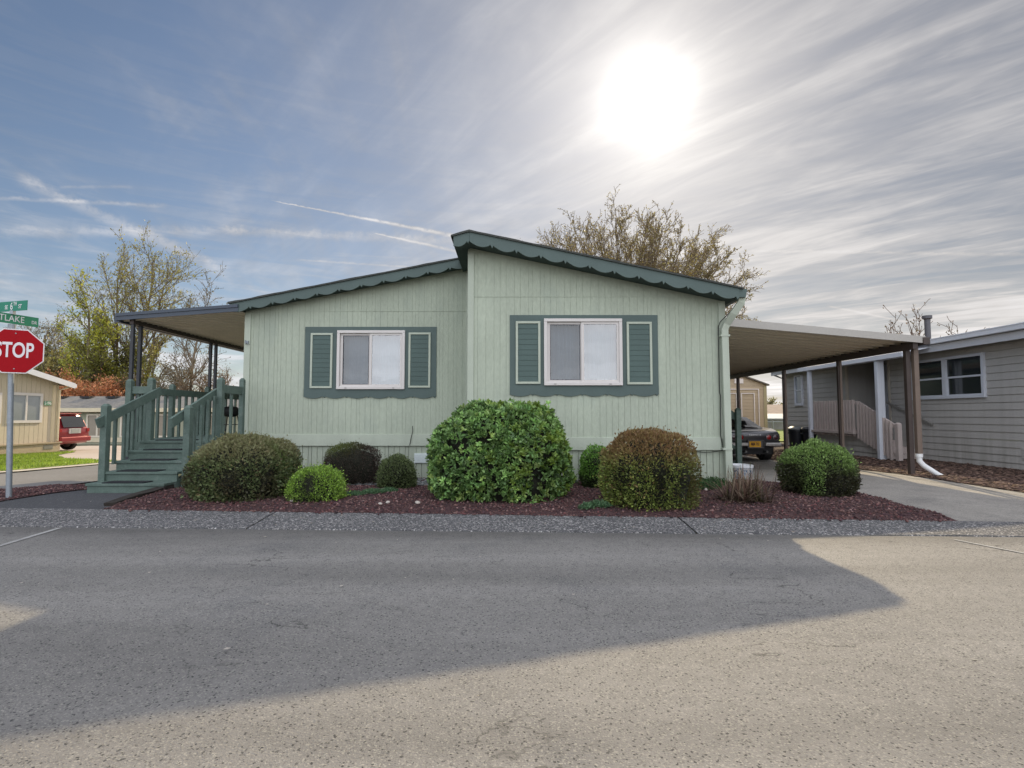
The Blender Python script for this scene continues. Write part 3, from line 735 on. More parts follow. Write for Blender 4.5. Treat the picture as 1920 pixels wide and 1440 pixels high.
for x in (sX0 + .035, sX1 - .035):
    m = MB(); m.prism([(7.78, g0), (7.78, .10), (8.03, .23), (8.28, .37), (8.53, .51), (8.6, .6), (8.75, .6), (8.75, g0)], 'x', x - .02, x + .02); m.build('stringer', M_deck, porch)
dX0, dX1, dY0, dY1, dz = -6.36, -4.80, 8.55, 13.2, .69
m = MB(); y = dY0
while y < dY1:
    m.box(sX0 + .02 if y < 8.8 else dX0, dX1, y, y + .136, dz - .036, dz); y += .141
m.build('deck_floor', M_deck, porch, bevel=.003)
m = MB(); m.box(sX0 + .03, dX1 - .02, dY0 + .02, dY0 + .055, dz - .2, dz - .037); m.box(dX0 + .01, sX0 + .02, 8.82, 8.855, dz - .2, dz - .037)
m.box(dX1 - .055, dX1 - .019, dY0 + .056, dY1, dz - .2, dz - .037); m.box(dX0 + .01, dX0 + .045, 8.856, dY1, dz - .2, dz - .037)
m.build('rim_board', M_deck, porch)
m = MB(); y = dY0 + .06
for k in range(int((dY1 - y) / .145)): m.box(dX1 - .05, dX1 - .03, y + k * .145, y + k * .145 + .139, g0 - .1, dz - .2)
m.build('skirt_boards', M_deck, porch)
xr, xl, xo = -4.80, -5.95, -6.31
posts = [(xr, 7.93, .0, zat(347, 760, 7.93), .115), (xr, 8.78, .3, zat(413, 708, 8.78), .11), (xr, 9.48, .3, zat(449, 709, 9.48), .095),
         (xl, 7.83, .0, zat(200, 757, 7.83), .115), (xl, 8.79, .3, zat(283, 708, 8.79), .11), (xo, 8.80, .45, zat(242, 711, 8.8), .11),
         (xo, 9.90, .3, zat(320, 720, 9.9), .10), (xo, 11.05, .3, zat(387, 725, 11.05), .10), (xo, 12.9, .3, 1.66, .10)]
for x, y, a, b, w in posts: MB().post(x, y, a - .03, b, w * .82).build('post', M_deck, porch, bevel=.004)
def rail(a, b, w=.04, h=.14): MB().beam(a, b, w, h).build('handrail', M_deck, porch, bevel=.004)
xi = xr - .08; rail((xi, 7.66, .985), (xi, 8.82, 1.475))
xj = xl + .08; rail((xl - .01, 7.68, .975), (xl + .085, 8.9, 1.50))
rail((xr, 8.83, 1.53), (xr, 9.44, 1.53), .04, .14); rail((xl - .05, 8.8, 1.51), (xo + .05, 8.8, 1.51), .04, .12)
rail((xo + .02, 8.85, 1.51), (xo + .02, 12.85, 1.51), .04, .12)
def bal(x, y, a, b): MB().box(x - .02, x + .02, y - .02, y + .02, a, b).build('baluster', M_deck, porch)
def slopez(y, y0=7.66, z0=.985, y1=8.82, z1=1.475): return z0 + (z1 - z0) * (y - y0) / (y1 - y0)
for y in (8.13, 8.31, 8.49, 8.66): bal(xi + .05, y, max(.0, .138 * math.floor((y - 7.55) / .25 + 1)) - .05, slopez(y) + .0)
bal(xr - .01, 9.14, dz - .1, 1.55)
for y in (8.05, 8.24, 8.42, 8.60): bal(xl - .02, y, .138 * math.floor((y - 7.55) / .25 + 1) - .05, slopez(y) - .0)
for x in (-6.07, -6.19): bal(x, 8.843, dz - .1, 1.5)
for k in range(18):
    y = 9.1 + k * .205
    if min(abs(y - 9.9), abs(y - 11.05)) > .09: bal(xo + .0, y, dz - .1, 1.5)
# mats on the steps
mat0 = None
for i, w, lab in ((1, .57, 'black rubber mat on the lowest porch step'), (2, .56, 'black rubber mat on the second porch step from the ground'), (3, .56, 'black rubber mat on the third porch step from the ground'),
               (4, .58, 'black rubber mat on the fourth porch step, just below the deck'), (5, .6, 'black rubber mat at the top of the steps on the deck edge')):
    if mat0 is None:
        bm = bmesh.new(); bmesh.ops.create_grid(bm, x_segments=14, y_segments=6, size=.5)
        for v in bm.verts: v.co.x *= .58; v.co.y *= .22; v.co.z = .012 + .002 * mnoise.noise(v.co * 20)
        r = bmesh.ops.extrude_face_region(bm, geom=bm.faces[:]); 
        for v in [e for e in r['geom'] if isinstance(e, bmesh.types.BMVert)]: v.co.z = .0
        bmesh.ops.recalc_face_normals(bm, faces=bm.faces)
        me = bpy.data.meshes.new('step_mat'); bm.to_mesh(me); bm.free(); me.materials.append(M_mat); o = mat0 = bpy.data.objects.new('step_mat', me)
    else: o = mat0.copy()
    C.objects.link(o); o.location = (-5.475 + .016 * (i - 1), 7.555 + .25 * (i - 1) + .115, .138 * i + .001); tag(o, lab, 'mat', 'black mats on the porch steps'); 
# barbecue on the deck
bq = thing('barbecue_grill', 'small black barbecue grill on thin legs on the porch deck', 'grill', (-6.0, 11.4, dz))
bx, by = -6.0, 11.4
m = MB(); m.lathe([(.0, .36), (.10, .375), (.16, .42), (.17, .48)], (bx, by, dz), 20); m.build('bowl', M_black, bq, smooth=True)
m = MB(); m.lathe([(.175, .48), (.17, .53), (.12, .58), (.0, .6)], (bx, by, dz), 20); ld = m.build('lid', M_black, bq, smooth=True)
m = MB(); m.tube([(bx - .05, by, dz + .59), (bx - .04, by, dz + .63), (bx + .04, by, dz + .63), (bx + .05, by, dz + .59)], .01, 6); m.build('handle', M_white, ld)
for a in (0.5, 2.6, 4.7):
    m = MB(); m.tube([(bx + .12 * math.cos(a), by + .12 * math.sin(a), dz + .42), (bx + .2 * math.cos(a), by + .2 * math.sin(a), dz)], .01, 6); m.build('leg', M_black, bq)
m = MB(); m.lathe([(.0, .2), (.15, .2), (.15, .212), (.0, .212)], (bx, by, dz), 16); m.build('shelf', M_black, bq)
# side steps at the right wall
sd = thing('side_steps', 'dark green wooden side steps with a post and sloped handrail under the carport', 'steps', (4.6, 11.4, gz(4.6, 11.4)))
gs = gz(4.6, 11.4)
m = MB(); m.box(XRR + .01, 4.82, 11.5, 12.6, gs - .05, gs + .16); m.build('step', M_deck, sd, bevel=.004)
m = MB(); m.box(XRR + .01, 4.35, 11.6, 12.6, gs + .161, gs + .36); m.build('step', M_deck, sd, bevel=.004)
xp = P(1384, 800, 11.42)[0]; MB().post(xp, 11.42, gs - .02, zat(1384, 765, 11.42), .10).build('post', M_deck, sd, bevel=.004)
m = MB(); m.beam((xp + .0, 11.49, zat(1384, 781, 11.42) - .03), (3.9, 11.49, zat(1384, 781, 11.42) + .62), .035, .14); m.build('handrail', M_deck, sd)
m = MB(); m.beam((xp, 11.49, gs + .42), (3.9, 11.49, gs + 1.05), .03, .06); m.build('lower_rail', M_deck, sd)
# planter
po = thing('ceramic_planter', 'white ceramic planter with blue pattern at the house corner beside the driveway', 'planter', (3.78, 8.85, 0))
pc = P(1388, 890, 8.85)[0]; m = MB()
m.lathe([(.0, .0), (.155, .0), (.165, .02), (.195, .24), (.205, .25), (.205, .285), (.19, .29), (.18, .28), (.17, .2), (.0, .18)], (pc, 8.85, gz(pc, 8.85) - .005), 36)
Mp = bpy.data.materials.new('blue_white_ceramic'); N, L = nodes(Mp); b = N['Principled BSDF']; b.inputs['Roughness'].default_value = .25
tc = N.new('ShaderNodeTexCoord'); sx = N.new('ShaderNodeSeparateXYZ'); L.new(tc.outputs['Object'], sx.inputs[0])
vo = N.new('ShaderNodeTexNoise'); vo.inputs['Scale'].default_value = 38; L.new(tc.outputs['Object'], vo.inputs['Vector'])
r = N.new('ShaderNodeMapRange'); r.inputs['From Min'].default_value = .5; r.inputs['From Max'].default_value = .54; L.new(vo.outputs['Fac'], r.inputs['Value'])
cr = N.new('ShaderNodeValToRGB'); cr.color_ramp.interpolation = 'CONSTANT'
el = cr.color_ramp.elements; el[0].position = 0; el[0].color = (.55, .55, .55, 1); el[1].position = .62; el[1].color = (1, 1, 1, 1)
e = el.new(.70); e.color = (.5, .5, .5, 1); e = el.new(.84); e.color = (0, 0, 0, 1)
mr = N.new('ShaderNodeMapRange'); mr.inputs['From Min'].default_value = 0; mr.inputs['From Max'].default_value = .29; L.new(sx.outputs[2], mr.inputs['Value']); L.new(mr.outputs[0], cr.inputs[0])
mu = N.new('ShaderNodeMath'); mu.operation = 'MULTIPLY'; L.new(cr.outputs[0], mu.inputs[0]); L.new(r.outputs[0], mu.inputs[1])
mx = N.new('ShaderNodeMix'); mx.data_type = 'RGBA'; mx.inputs['A'].default_value = (.62, .64, .66, 1); mx.inputs['B'].default_value = (.08, .17, .32, 1); L.new(mu.outputs[0], mx.inputs['Factor']); L.new(mx.outputs['Result'], b.inputs['Base Color'])
pot = m.build('pot', Mp, po, smooth=True)
m = MB(); m.lathe([(.0, .24), (.178, .24)], (pc, 8.85, gz(pc, 8.85)), 24); m.build('soil', M_core, po)

# ------------------------------------------------------------------ stop sign with street names
sx_, sy_ = G(16, 935); sy_ = 7.05; sx_ = P(17, 935, 7.05)[0]
sign = thing('stop_sign', 'red octagonal stop sign with two green street name blades on a grey pole', 'sign', (sx_, sy_, 0))
ztop = zat(23, 614, sy_); lean = P(23, 600, sy_)[0] - sx_
M_red = pm('red_reflective_sheet', (.33, .004, .010), .55, .06, 6, 60, spec=.12); M_signwhite = pm('white_reflective_sheet', (.72, .70, .72), .45, .05)
M_signgreen = pm('green_sign_sheet', (.01, .19, .12), .45, .08, 6, 60); M_signgreen2 = pm('weathered_green_sign_sheet', (.05, .24, .13), .5, .15, 6, 40)
m = MB(); m.tube([(sx_, sy_, -.1), (sx_ + lean, sy_, ztop)], .032, 16); m.build('pole', M_steel, sign, smooth=True)
m = MB(); m.tube([(sx_ + lean, sy_, ztop - .03), (sx_ + lean, sy_, ztop + .042)], .042, 16); m.build('pole_cap', M_steel, sign); m = MB(); zb_ = zat(23, 589.5, sy_)
m.box(sx_ + lean - .022, sx_ + lean + .022, sy_ - .022, sy_ + .022, zb_, zb_ + .05); m.build('bracket', M_steel, sign)
th = R(34); fx = Vector((math.cos(th), math.sin(th), 0)); fn = Vector((math.sin(th), -math.cos(th), 0)); upv = Vector((0, 0, 1))
sc = Vector(P(29.5, 659, sy_)) + fn * .05; Rr = .293 / math.cos(R(22.5))
def octa(r, o, t, name, mat, par):
    m = MB(); pts = [sc + fx * r * math.cos(R(22.5 + 45 * k)) + upv * r * math.sin(R(22.5 + 45 * k)) + fn * o for k in range(8)]
    m.add(pts + [p - fn * t for p in pts], [tuple(range(8)), tuple(range(15, 7, -1))] + [(k, k + 8, (k + 1) % 8 + 8, (k + 1) % 8) for k in range(8)])
    return m.build(name, mat, par)
face = octa(Rr, 0, .004, 'octagon_plate', M_signwhite, sign); octa(Rr * .957, .0025, .002, 'red_face', M_red, face)
text('lettering', 'STOP', .278, M_signwhite, frame(sc + fn * .004 - fx * .006 + upv * .005, fx, upv), face, .0012, .58, .0055)
for dz_ in (.235, -.235):
    m = MB(); m.lathe([(.009, 0), (.007, .006), (0, .007)], (0, 0, 0), 10); m.xf(frame(sc + fn * .002 + upv * dz_ , fx, upv)); m.build('bolt', M_steel, face)
def blade(px, py, th, L0, L1, h, mat, name, segs):
    d = Vector((math.cos(th), math.sin(th), 0)); nn = Vector((math.sin(th), -math.cos(th), 0)); c = Vector(P(px, py, sy_))
    m = MB(); pts = [c + d * a + upv * b for a, b in ((-L0, -h / 2), (L1, -h / 2), (L1, h / 2), (-L0, h / 2))]
    m.add([p + nn * .003 for p in pts] + [p - nn * .003 for p in pts], [(0, 1, 2, 3), (7, 6, 5, 4), (0, 4, 5, 1), (1, 5, 6, 2), (2, 6, 7, 3), (3, 7, 4, 0)])
    b = m.build(name, mat, sign)
    for body, size, off, dzz, sxx in segs:
        text('lettering', body, size, M_signwhite, frame(c + d * off + upv * dzz + nn * .0045, d, upv), b, .0008, sxx, .0006)
blade(22.5, 574.3, R(-15), .30, .28, .132, M_signgreen, 'street_name_blade', (('SE', .078, -.098, -.012, .72), ('6', .142, -.002, -.004, .7), ('TH', .072, .062, .028, .65), ('ST', .078, .155, -.012, .72)))
blade(22.5, 597.8, R(75), .52, .315, .132, M_signgreen2, 'street_name_blade', (('WESTLAKE', .118, -.105, .0, .86), ('DR', .062, .262, -.012, .8)))

# ------------------------------------------------------------------ neighbour house on the right (its wall runs away from us)
nb = thing('beige_house', 'beige vinyl sided manufactured home with white trimmed windows right of the carport', 'house', (10, 12, 0))
NX = 10.0
def lap_wall_x(X, y0, y1, z0, z1, lap=.152, dep=.026):
    """lap siding on a wall facing -x"""
    m = MB(); z = z0
    while z < z1 - .005:
        t = min(z + lap, z1)
        q = z + .013; m.add([(X - dep, y0, q), (X - dep, y1, q), (X - .012, y1, t), (X - .012, y0, t), (X, y0, q), (X, y1, q), (X, y0, z), (X, y1, z)], [(0, 1, 2, 3), (0, 4, 5, 1), (4, 6, 7, 5)]); z += lap
    return m
def lap_wall_y(Y, x0, x1, z0, z1, lap=.152, dep=.013):
    m = MB(); z = z0
    while z < z1 - .005:
        t = min(z + lap, z1)
        m.add([(x0, Y - dep, z), (x1, Y - dep, z), (x1, Y - .001, t), (x0, Y - .001, t), (x0, Y, z), (x1, Y, z)], [(0, 1, 2, 3), (0, 4, 5, 1)]); z += lap
    return m
nY0, nY1, nz0, nz1 = 6.6, 19.35, -.02, 2.72
rY0, rY1 = 14.1, 15.9
m = MB()
for a, b, c, d in ((nY0, rY0, nz0, nz1), (rY1, nY1, nz0, nz1), (rY0, rY1, nz0, .62)): q = lap_wall_x(NX, a, b, c, d); m.add(q.v, q.f)
q = lap_wall_y(rY1, NX, NX + .85, .62, nz1); m.add(q.v, q.f); q = lap_wall_x(NX + .85, rY0, rY1, .62, nz1); m.add(q.v, q.f)
m.box(NX + .001, NX + .85, rY0 - .02, rY0, .62, nz1)
m.box(NX + .002, NX + 7, nY0 - .02, nY0, nz0, nz1); m.box(NX + .001, NX + 7, nY1 - .02, nY1, nz0, nz1)
m.build('wall', M_beige, nb, fix=False)
for q in ((nY1 - .01, nY1 + .07, nz0, nz1), (rY1 - .06, rY1 + .03, .62, nz1 - .1), (rY0 - .05, rY0 + .03, .62, nz1 - .1)):
    m = MB(); m.box(NX - .03, NX + .012, *q); m.build('corner_trim', pm('beige_corner_trim', (.52, .47, .40), .6, .06), nb)
def roofx(z): return z
m = MB(); m.prism([(9.50, 2.80), (13.6, 3.42), (17.7, 2.80), (17.7, 2.70), (9.55, 2.70)], 'y', nY0 - .4, nY1 + .25)
m.build('roof', pm('brown_shingles', (.13, .105, .075), .95, .4, 8, 60, bump=.01, bs=40), nb)
m = MB(); m.box(9.40, 9.52, nY0 - .4, nY1 + .3, 2.69, 2.80); m.box(9.39, 9.53, nY0 - .4, nY1 + .3, 2.781, 2.806); m.build('gutter', M_whitepaint, nb, bevel=.004)
m = MB(); m.box(9.54, 9.57, nY0 - .38, nY1 + .25, 2.53, 2.685); m.box(9.571, NX, nY0 - .38, nY1 + .2, 2.66, 2.69); m.build('fascia', M_whitepaint, nb)
m = MB(); m.tube([(9.48, nY1 + .12, 2.7), (9.6, nY1 + .12, 2.55), (9.96, nY1 + .12, 2.4), (9.97, nY1 + .12, .1)], .035, 8); m.build('downspout', M_whitepaint, nb)
def dark_window(Y0, Y1, z0, z1, panes, parent, X=NX, fw=.06, mat=None):
    """white framed window on a wall facing -x; panes in order of depth"""
    m = MB(); m.box(X - .078, X + .01, Y0, Y1, z0, z0 + fw); m.box(X - .078, X + .01, Y0, Y1, z1 - fw, z1)
    n = panes
    for i in range(n + 1):
        c = Y0 + (Y1 - Y0) * i / n; w = fw if 0 < i < n else fw / 2; c += fw / 2 if i == 0 else (-fw / 2 if i == n else 0)
        m.box(X - .077, X + .009, c - w, c + w, z0 + fw, z1 - fw)
    win = m.build('window', M_whitepaint, parent, bevel=.004)
    for i in range(n):
        a = Y0 + (Y1 - Y0) * i / n + fw; b = Y0 + (Y1 - Y0) * (i + 1) / n - fw; zm = (z0 + z1) / 2
        s = MB(); s.box(X - .066, X - .028, a, b, zm - .02, zm + .02); s.box(X - .066, X - .028, a, b, z0 + fw, z0 + fw + .03); s.box(X - .066, X - .028, a, a + .02, z0 + fw + .03, zm - .02); s.box(X - .066, X - .028, b - .02, b, z0 + fw + .03, zm - .02)
        s.build('sash', M_whitepaint, win)
        s = MB(); s.add([(X - .040, a, z0 + fw), (X - .040, b, z0 + fw), (X - .040, b, z1 - fw), (X - .040, a, z1 - fw)], [(0, 3, 2, 1)]); s.build('pane', mat or M_nglass, win)
    return win
M_nglass = pm('dark_reflective_glass', (.02, .026, .03), .06, .0, spec=1.0)
dark_window(11.2, 13.25, 1.47, 2.42, 2, nb)
dark_window(18.25, 18.75, 1.42, 2.48, 1, nb, mat=pm('pale_window_blind', (.22, .26, .31), .15, .05, spec=.8), fw=.05)
m = MB(); m.box(NX + .80, NX + .835, 14.9, 15.75, .66, 2.55); dr = m.build('door', M_whitepaint, nb, bevel=.004)
m = MB(); m.lathe([(0, -.05), (.03, -.045), (.03, -.02), (.015, 0)], (NX + .80, 15.02, 1.5), 12, 'x'); m.build('door_knob', M_steel, dr)
m = MB(); m.tube([(11.15, 14.2, 3.0), (11.15, 14.2, 3.66)], .07, 12); m.lathe([(.07, 0), (.115, .02), (.115, .1), (.0, .1)], (11.15, 14.2, 3.66), 14); m.build('chimney_pipe', pm('dark_grey_pipe', (.10, .10, .115), .5, .1), nb, smooth=True)
m = MB(); m.beam((11.2, 12.9, 3.09), (11.5, 12.9, 3.15), .35, .09); m.build('roof_vent', pm('grey_roof_vent', (.25, .26, .28), .5), nb)
m = MB(); m.box(NX - .03, NX - .012, 9.6, 10.5, .22, .46)
for i in range(4): m.box(NX - .042, NX - .031, 9.62, 10.48, .25 + i * .055, .275 + i * .055)
m.build('skirting_vent', M_beige, nb)
m = MB(); m.beam((NX - .06, 14.15, 1.43), (NX - .06, 12.65, .87), .045, .045); m.build('handrail', pm('grey_wall_rail', (.26, .25, .23), .6), nb)
# its porch: deck, white posted awning and grey-brown picket rail
np_ = thing('side_porch', 'grey brown picket side porch with white posts and narrow white awning on the beige house', 'porch', (9.4, 15, 0))
m = MB(); m.box(8.95, NX - .02, 14.05, 16.05, .6, .66); m.build('deck_floor', M_greybrown, np_)
q = lap_wall_x(9.12, 13.1, 16.0, -.02, .6); q.box(9.12, 9.5, 16.0, 16.03, -.02, .6); q.build('skirting', M_beige, np_, fix=False)
m = MB(); 
for i in range(4): m.box(9.16, NX - .02, 14.05 - .32 * (i + 1), 14.05 - .32 * i - .001, -.02, .6 - .15 * (i + 1))
m.build('steps', M_greybrown, np_)
XB = 9.03
def nrail(y, z0, z1): MB().box(XB - .028, XB + .028, y - .022, y + .022, z0, z1).build('baluster', M_greybrown, np_)
y = 15.92
while y > 14.0: nrail(y, .53, 1.50); y -= .128
m = MB(); m.box(XB + .03, XB + .07, 13.98, 15.96, 1.38, 1.46); m.box(XB + .03, XB + .07, 13.98, 15.96, .62, .69); m.build('rail', M_greybrown, np_)
y = 13.94
while y > 12.66: t = (13.98 - y) / 1.36; nrail(y, .50 - .52 * t, 1.48 - .62 * t); y -= .118
m = MB(); m.beam((XB + .05, 13.98, 1.42), (XB + .05, 12.58, .79), .04, .08); m.beam((XB + .05, 13.98, .66), (XB + .05, 12.6, .12), .04, .07); m.build('rail', M_greybrown, np_)
m = MB(); m.post(XB + .03, 12.55, -.05, .92, .1); m.build('newel_post', M_greybrown, np_)
for Y in (16.05, 13.05):
    x = 8.97; m = MB(); m.box(x - .05, x + .05, Y - .05, Y + .05, -.05, 2.42); 
    if Y < 14: m.box(x + .052, x + .13, Y - .045, Y + .035, .02, 2.42)
    m.build('post', M_whitepaint, np_, bevel=.008)
m = MB(); m.box(8.90, 9.02, 12.1, 16.5, 2.42, 2.51); m.box(8.87, 8.9, 12.08, 16.52, 2.43, 2.54); m.build('beam', M_whitepaint, np_, bevel=.004)
m = MB(); m.add([(8.9, 12.1, 2.515), (8.9, 16.5, 2.515), (9.56, 16.5, 2.63), (9.56, 12.1, 2.63), (8.9, 12.1, 2.545), (8.9, 16.5, 2.545), (9.56, 16.5, 2.66), (9.56, 12.1, 2.66)], [(0, 3, 2, 1), (4, 5, 6, 7), (0, 1, 5, 4), (1, 2, 6, 5), (2, 3, 7, 6), (3, 0, 4, 7)]); m.build('awning_roof', M_whitepaint, np_)
# two bins
M_bin = pm('black_bin_plastic', (.012, .014, .018), .4, .2)
M_lid = pm('grey_bin_lid', (.10, .11, .11), .4, .1)
for px, Y, s, lab, lm in ((1491.5, 16.7, 1.0, 'black trash bin with a grey domed lid, left of two by the white post', M_lid), (1520, 16.3, 1.12, 'black trash bin with a flat black lid, right of two behind the white post', M_bin)):
    x = (px - 960) / F * Y; z = gz(x, Y) + .02
    b = thing('trash_bin', lab, 'trash bin', (x, Y, z), 'trash bins beside the neighbour porch')
    m = MB(); m.lathe([(0, 0), (.185 * s, 0), (.195 * s, .03), (.235 * s, .58), (.255 * s, .585), (.255 * s, .63), (.23 * s, .63)], (x, Y, z), 24); m.build('body', M_bin, b, smooth=True)
    m = MB(); m.lathe([(.265 * s, .62), (.265 * s, .66), (.22 * s, .70), (.1 * s, .735 if lm is M_lid else .71), (0, .74 if lm is M_lid else .712)], (x, Y, z), 24); l = m.build('lid', lm, b, smooth=True)
    for a in (-1, 1): m = MB(); m.box(x + a * .27 * s - .02, x + a * .27 * s + .02, Y - .05, Y + .05, z + .5, z + .54); m.build('handle', M_bin, b)

# ------------------------------------------------------------------ shed, fence and far houses behind the carport
M_shed = pm('tan_shed_siding', (.40, .315, .215), .7, .07, 2, 40); M_shedtrim = pm('pale_shed_trim', (.66, .60, .56), .6, .05)
sh = thing('garden_shed', 'tan lap sided shed with white trimmed double doors behind the carport', 'shed', (9.4, 22.5, 0))
SY = 22.5
def sx(px): return (px - 960) / F * SY
x0, x1, xm = sx(1333), sx(1437), sx(1385)
ze, zr = zat(1437, 722, SY), zat(1385, 703, SY)
q = lap_wall_y(SY, x0, x1, -.2, ze, .14); z = ze
while z < zr - .03:
    t = (z - ze) / (zr - ze); t2 = min(1, (z + .14 - ze) / (zr - ze)); h = (x1 - x0) / 2
    q.add([(xm - h * (1 - t), SY - .012, z), (xm + h * (1 - t), SY - .012, z), (xm + h * (1 - t2), SY - .001, min(z + .14, zr)), (xm - h * (1 - t2), SY - .001, min(z + .14, zr))], [(0, 1, 2, 3)]); z += .14
q.box(x0, x0 + .02, SY, SY + 3, -.2, ze); q.box(x1 - .02, x1, SY + .001, SY + 3, -.2, ze); q.build('wall', M_shed, sh, fix=False)
m = MB(); e = .09; m.prism([(x0 - e, ze - .03), (xm, zr + .0), (x1 + e, ze - .03), (x1 + e, ze + .03), (xm, zr + .06), (x0 - e, ze + .03)], 'y', SY - .12, SY + 3.1); m.build('roof', pm('brown_shed_roof', (.12, .10, .08), .8, .2), sh)
m = MB(); m.box(x1 - .12, x1 + .01, SY - .03, SY - .013, -.2, ze - .05); m.build('corner_trim', pm('olive_corner', (.34, .29, .17), .7), sh)
def shpt(px, py): return sx(px), zat(px, py, SY)
m = MB(); a, t = shpt(1423, 729); b, _ = shpt(1347, 729); w = .035
m.box(b, a, SY - .04, SY - .013, t - w, t); m.box(a - w, a, SY - .04, SY - .013, -.1, t - w); m.box(b, b + w, SY - .04, SY - .013, -.1, t - w); m.build('door_frame', M_shedtrim, sh)
for u0, u1 in ((1352, 1381), (1389, 1414.5)):
    a, t = shpt(u0, 737); b, _ = shpt(u1, 737); m = MB()
    m.box(a, b, SY - .042, SY - .014, t - w, t); m.box(a, a + w, SY - .042, SY - .014, .0, t - w); m.box(b - w, b, SY - .042, SY - .014, .0, t - w); d = m.build('door', M_shedtrim, sh)
m = MB(); a, t = shpt(1377.5, 710); b, t2 = shpt(1394, 719); m.box(a, b, SY - .035, SY - .014, t2, t); m.build('gable_vent', M_shedtrim, sh)
fe = thing('chain_link_fence', 'grey chain link fence with round posts beside the shed', 'fence', (12, 24.5, 0))
FY = 24.6; fx0, fx1 = (1424 - 960) / F * FY, (1600 - 960) / F * FY; ft = zat(1445, 791, FY); fb = ft - 1.15
m = MB(); m.tube([(fx0, FY, ft), (fx1, FY, ft)], .022, 6); m.build('top_rail', M_steel, fe)
for px in (1448, 1490, 1530): x = (px - 960) / F * FY; MB().tube([(x, FY, fb), (x, FY, ft + .06)], .035, 8).build('post', M_steel, fe)
m = MB(); x = fx0
while x < fx1: m.beam((x, FY, fb), (x + 1.1, FY, ft), .006, .006); m.beam((x + 1.1, FY, fb), (x, FY, ft), .006, .006); x += .09
m.build('wire_mesh', M_steel, fe)
fh = thing('far_house', 'low tan roofed house far behind the chain link fence', 'house', (20, 40, 0)); HY = 42
a, t = (1420 - 960) / F * HY, zat(1450, 757, HY); b = (1620 - 960) / F * HY; ev = zat(1450, 776, HY)
m = MB(); m.prism([(HY - 1, ev), (HY + 3, t), (HY + 8, ev)], 'x', a, b); m.build('roof', pm('tan_far_roof', (.24, .19, .155), .9, .2), fh)
m = MB(); m.box(a + .3, b - .3, HY - .4, HY + 7, -.3, ev - .02); m.build('wall', pm('grey_far_wall', (.30, .29, .25), .8), fh)
fp = thing('patio_cover', 'pale metal patio cover in front of the far tan roofed house', 'patio cover', (18, 36, 0)); HY = 37
a, b = (1432 - 960) / F * HY, (1560 - 960) / F * HY; t0, t1 = zat(1450, 777, HY), zat(1450, 786, HY)
m = MB(); m.add([(a, HY, t1), (b, HY, t1), (b, HY + 3.4, t0), (a, HY + 3.4, t0), (a, HY, t1 + .06), (b, HY, t1 + .06), (b, HY + 3.4, t0 + .06), (a, HY + 3.4, t0 + .06)], [(0, 3, 2, 1), (4, 5, 6, 7), (0, 1, 5, 4), (1, 2, 6, 5), (2, 3, 7, 6), (3, 0, 4, 7)]); m.build('roof', pm('pale_metal_roof', (.30, .33, .35), .5), fp)
for x in (a + .1, (a + b) / 2, b - .1): m = MB(); m.box(x - .05, x + .05, HY + .05, HY + .15, -.2, t1); m.build('post', M_whitepaint, fp)

# ------------------------------------------------------------------ beige house on the left (gable wall faces +x)
lh = thing('tan_house', 'tan wood sided house with white window and brick base at the far left', 'house', (-19, 18, gz(-18.7, 18)))
LX = -18.7; LYc = 21.95; LY0 = 12.0; lg = gz(LX, 21)
def ly(px): return -LX / (960 - px) * F
def lz(px, py): return zat(px, py, ly(px))
slope = .21; ze = lz(109, 727)
def lroof(y): return ze + .22 + slope * (LYc + .4 - max(y, 17))  if y > 17 else ze + .22 + slope * (LYc + .4 - 17) - slope * (17 - y)
bz = lz(108, 829)
m = MB(); y = LY0
ys = [LY0]
while y < LYc: y = min(y + .203, LYc); ys.append(y)
for a, b in zip(ys[:-1], ys[1:]):
    q = [(LX, a), (LX, b - .018), (LX - .012, b - .016), (LX - .012, b)]
    for (xa, ya), (xb, yb) in zip(q[:-1], q[1:]): m.add([(xa, ya, bz), (xb, yb, bz), (xb, yb, lroof(yb) - .12), (xa, ya, lroof(ya) - .12)], [(0, 1, 2, 3)])
    m.add([(LX - .012, b, bz), (LX, b, bz), (LX, b, lroof(b) - .12), (LX - .012, b, lroof(b) - .12)], [(0, 1, 2, 3)])
m.box(LX - 14, LX - .02, LYc - .02, LYc, lg - .3, lroof(LYc) - .1); m.box(LX - 14, LX - .02, LY0, LY0 + .02, lg - .3, lroof(LY0) - .1)
m.build('wall', M_tan, lh, fix=False)
m = MB(); yy = [LY0 - .4, 17, LYc + .42]
m.prism([(y, lroof(y)) for y in yy] + [(y, lroof(y) - .12) for y in reversed(yy)], 'x', LX - 14.3, LX + .33); m.build('roof', pm('dark_grey_shingles', (.085, .085, .08), .95, .35, 8, 60), lh)
m = MB(); m.prism([(y, lroof(y) - .015) for y in yy] + [(y, lroof(y) - .23) for y in reversed(yy)], 'x', LX + .332, LX + .365); m.box(LX + .2, LX + .36, LYc + .37, LYc + .5, lroof(LYc + .4) - .2, lroof(LYc + .4) - .05); m.build('fascia', M_whitepaint, lh)
m = MB(); m.box(LX - .02, LX + .03, LYc - .26, LYc - .12, bz, lroof(LYc) - .2); m.box(LX - .02, LX + .03, LYc - .06, LYc + .01, bz, lroof(LYc) - .2); m.build('corner_trim', pm('cream_trim', (.62, .53, .37), .6), lh)
m = MB(); m.tube([(LX + .25, LYc + .38, lroof(LYc) - .22), (LX + .18, LYc + .15, ze - .02), (LX + .07, LYc - .0, ze - .1), (LX + .07, LYc - .0, bz + .05)], .04, 8); m.build('downspout', pm('cream_trim', (.62, .53, .37)), lh)
Mbr = bpy.data.materials.new('brick'); N, L = nodes(Mbr); b = N['Principled BSDF']; b.inputs['Roughness'].default_value = .9
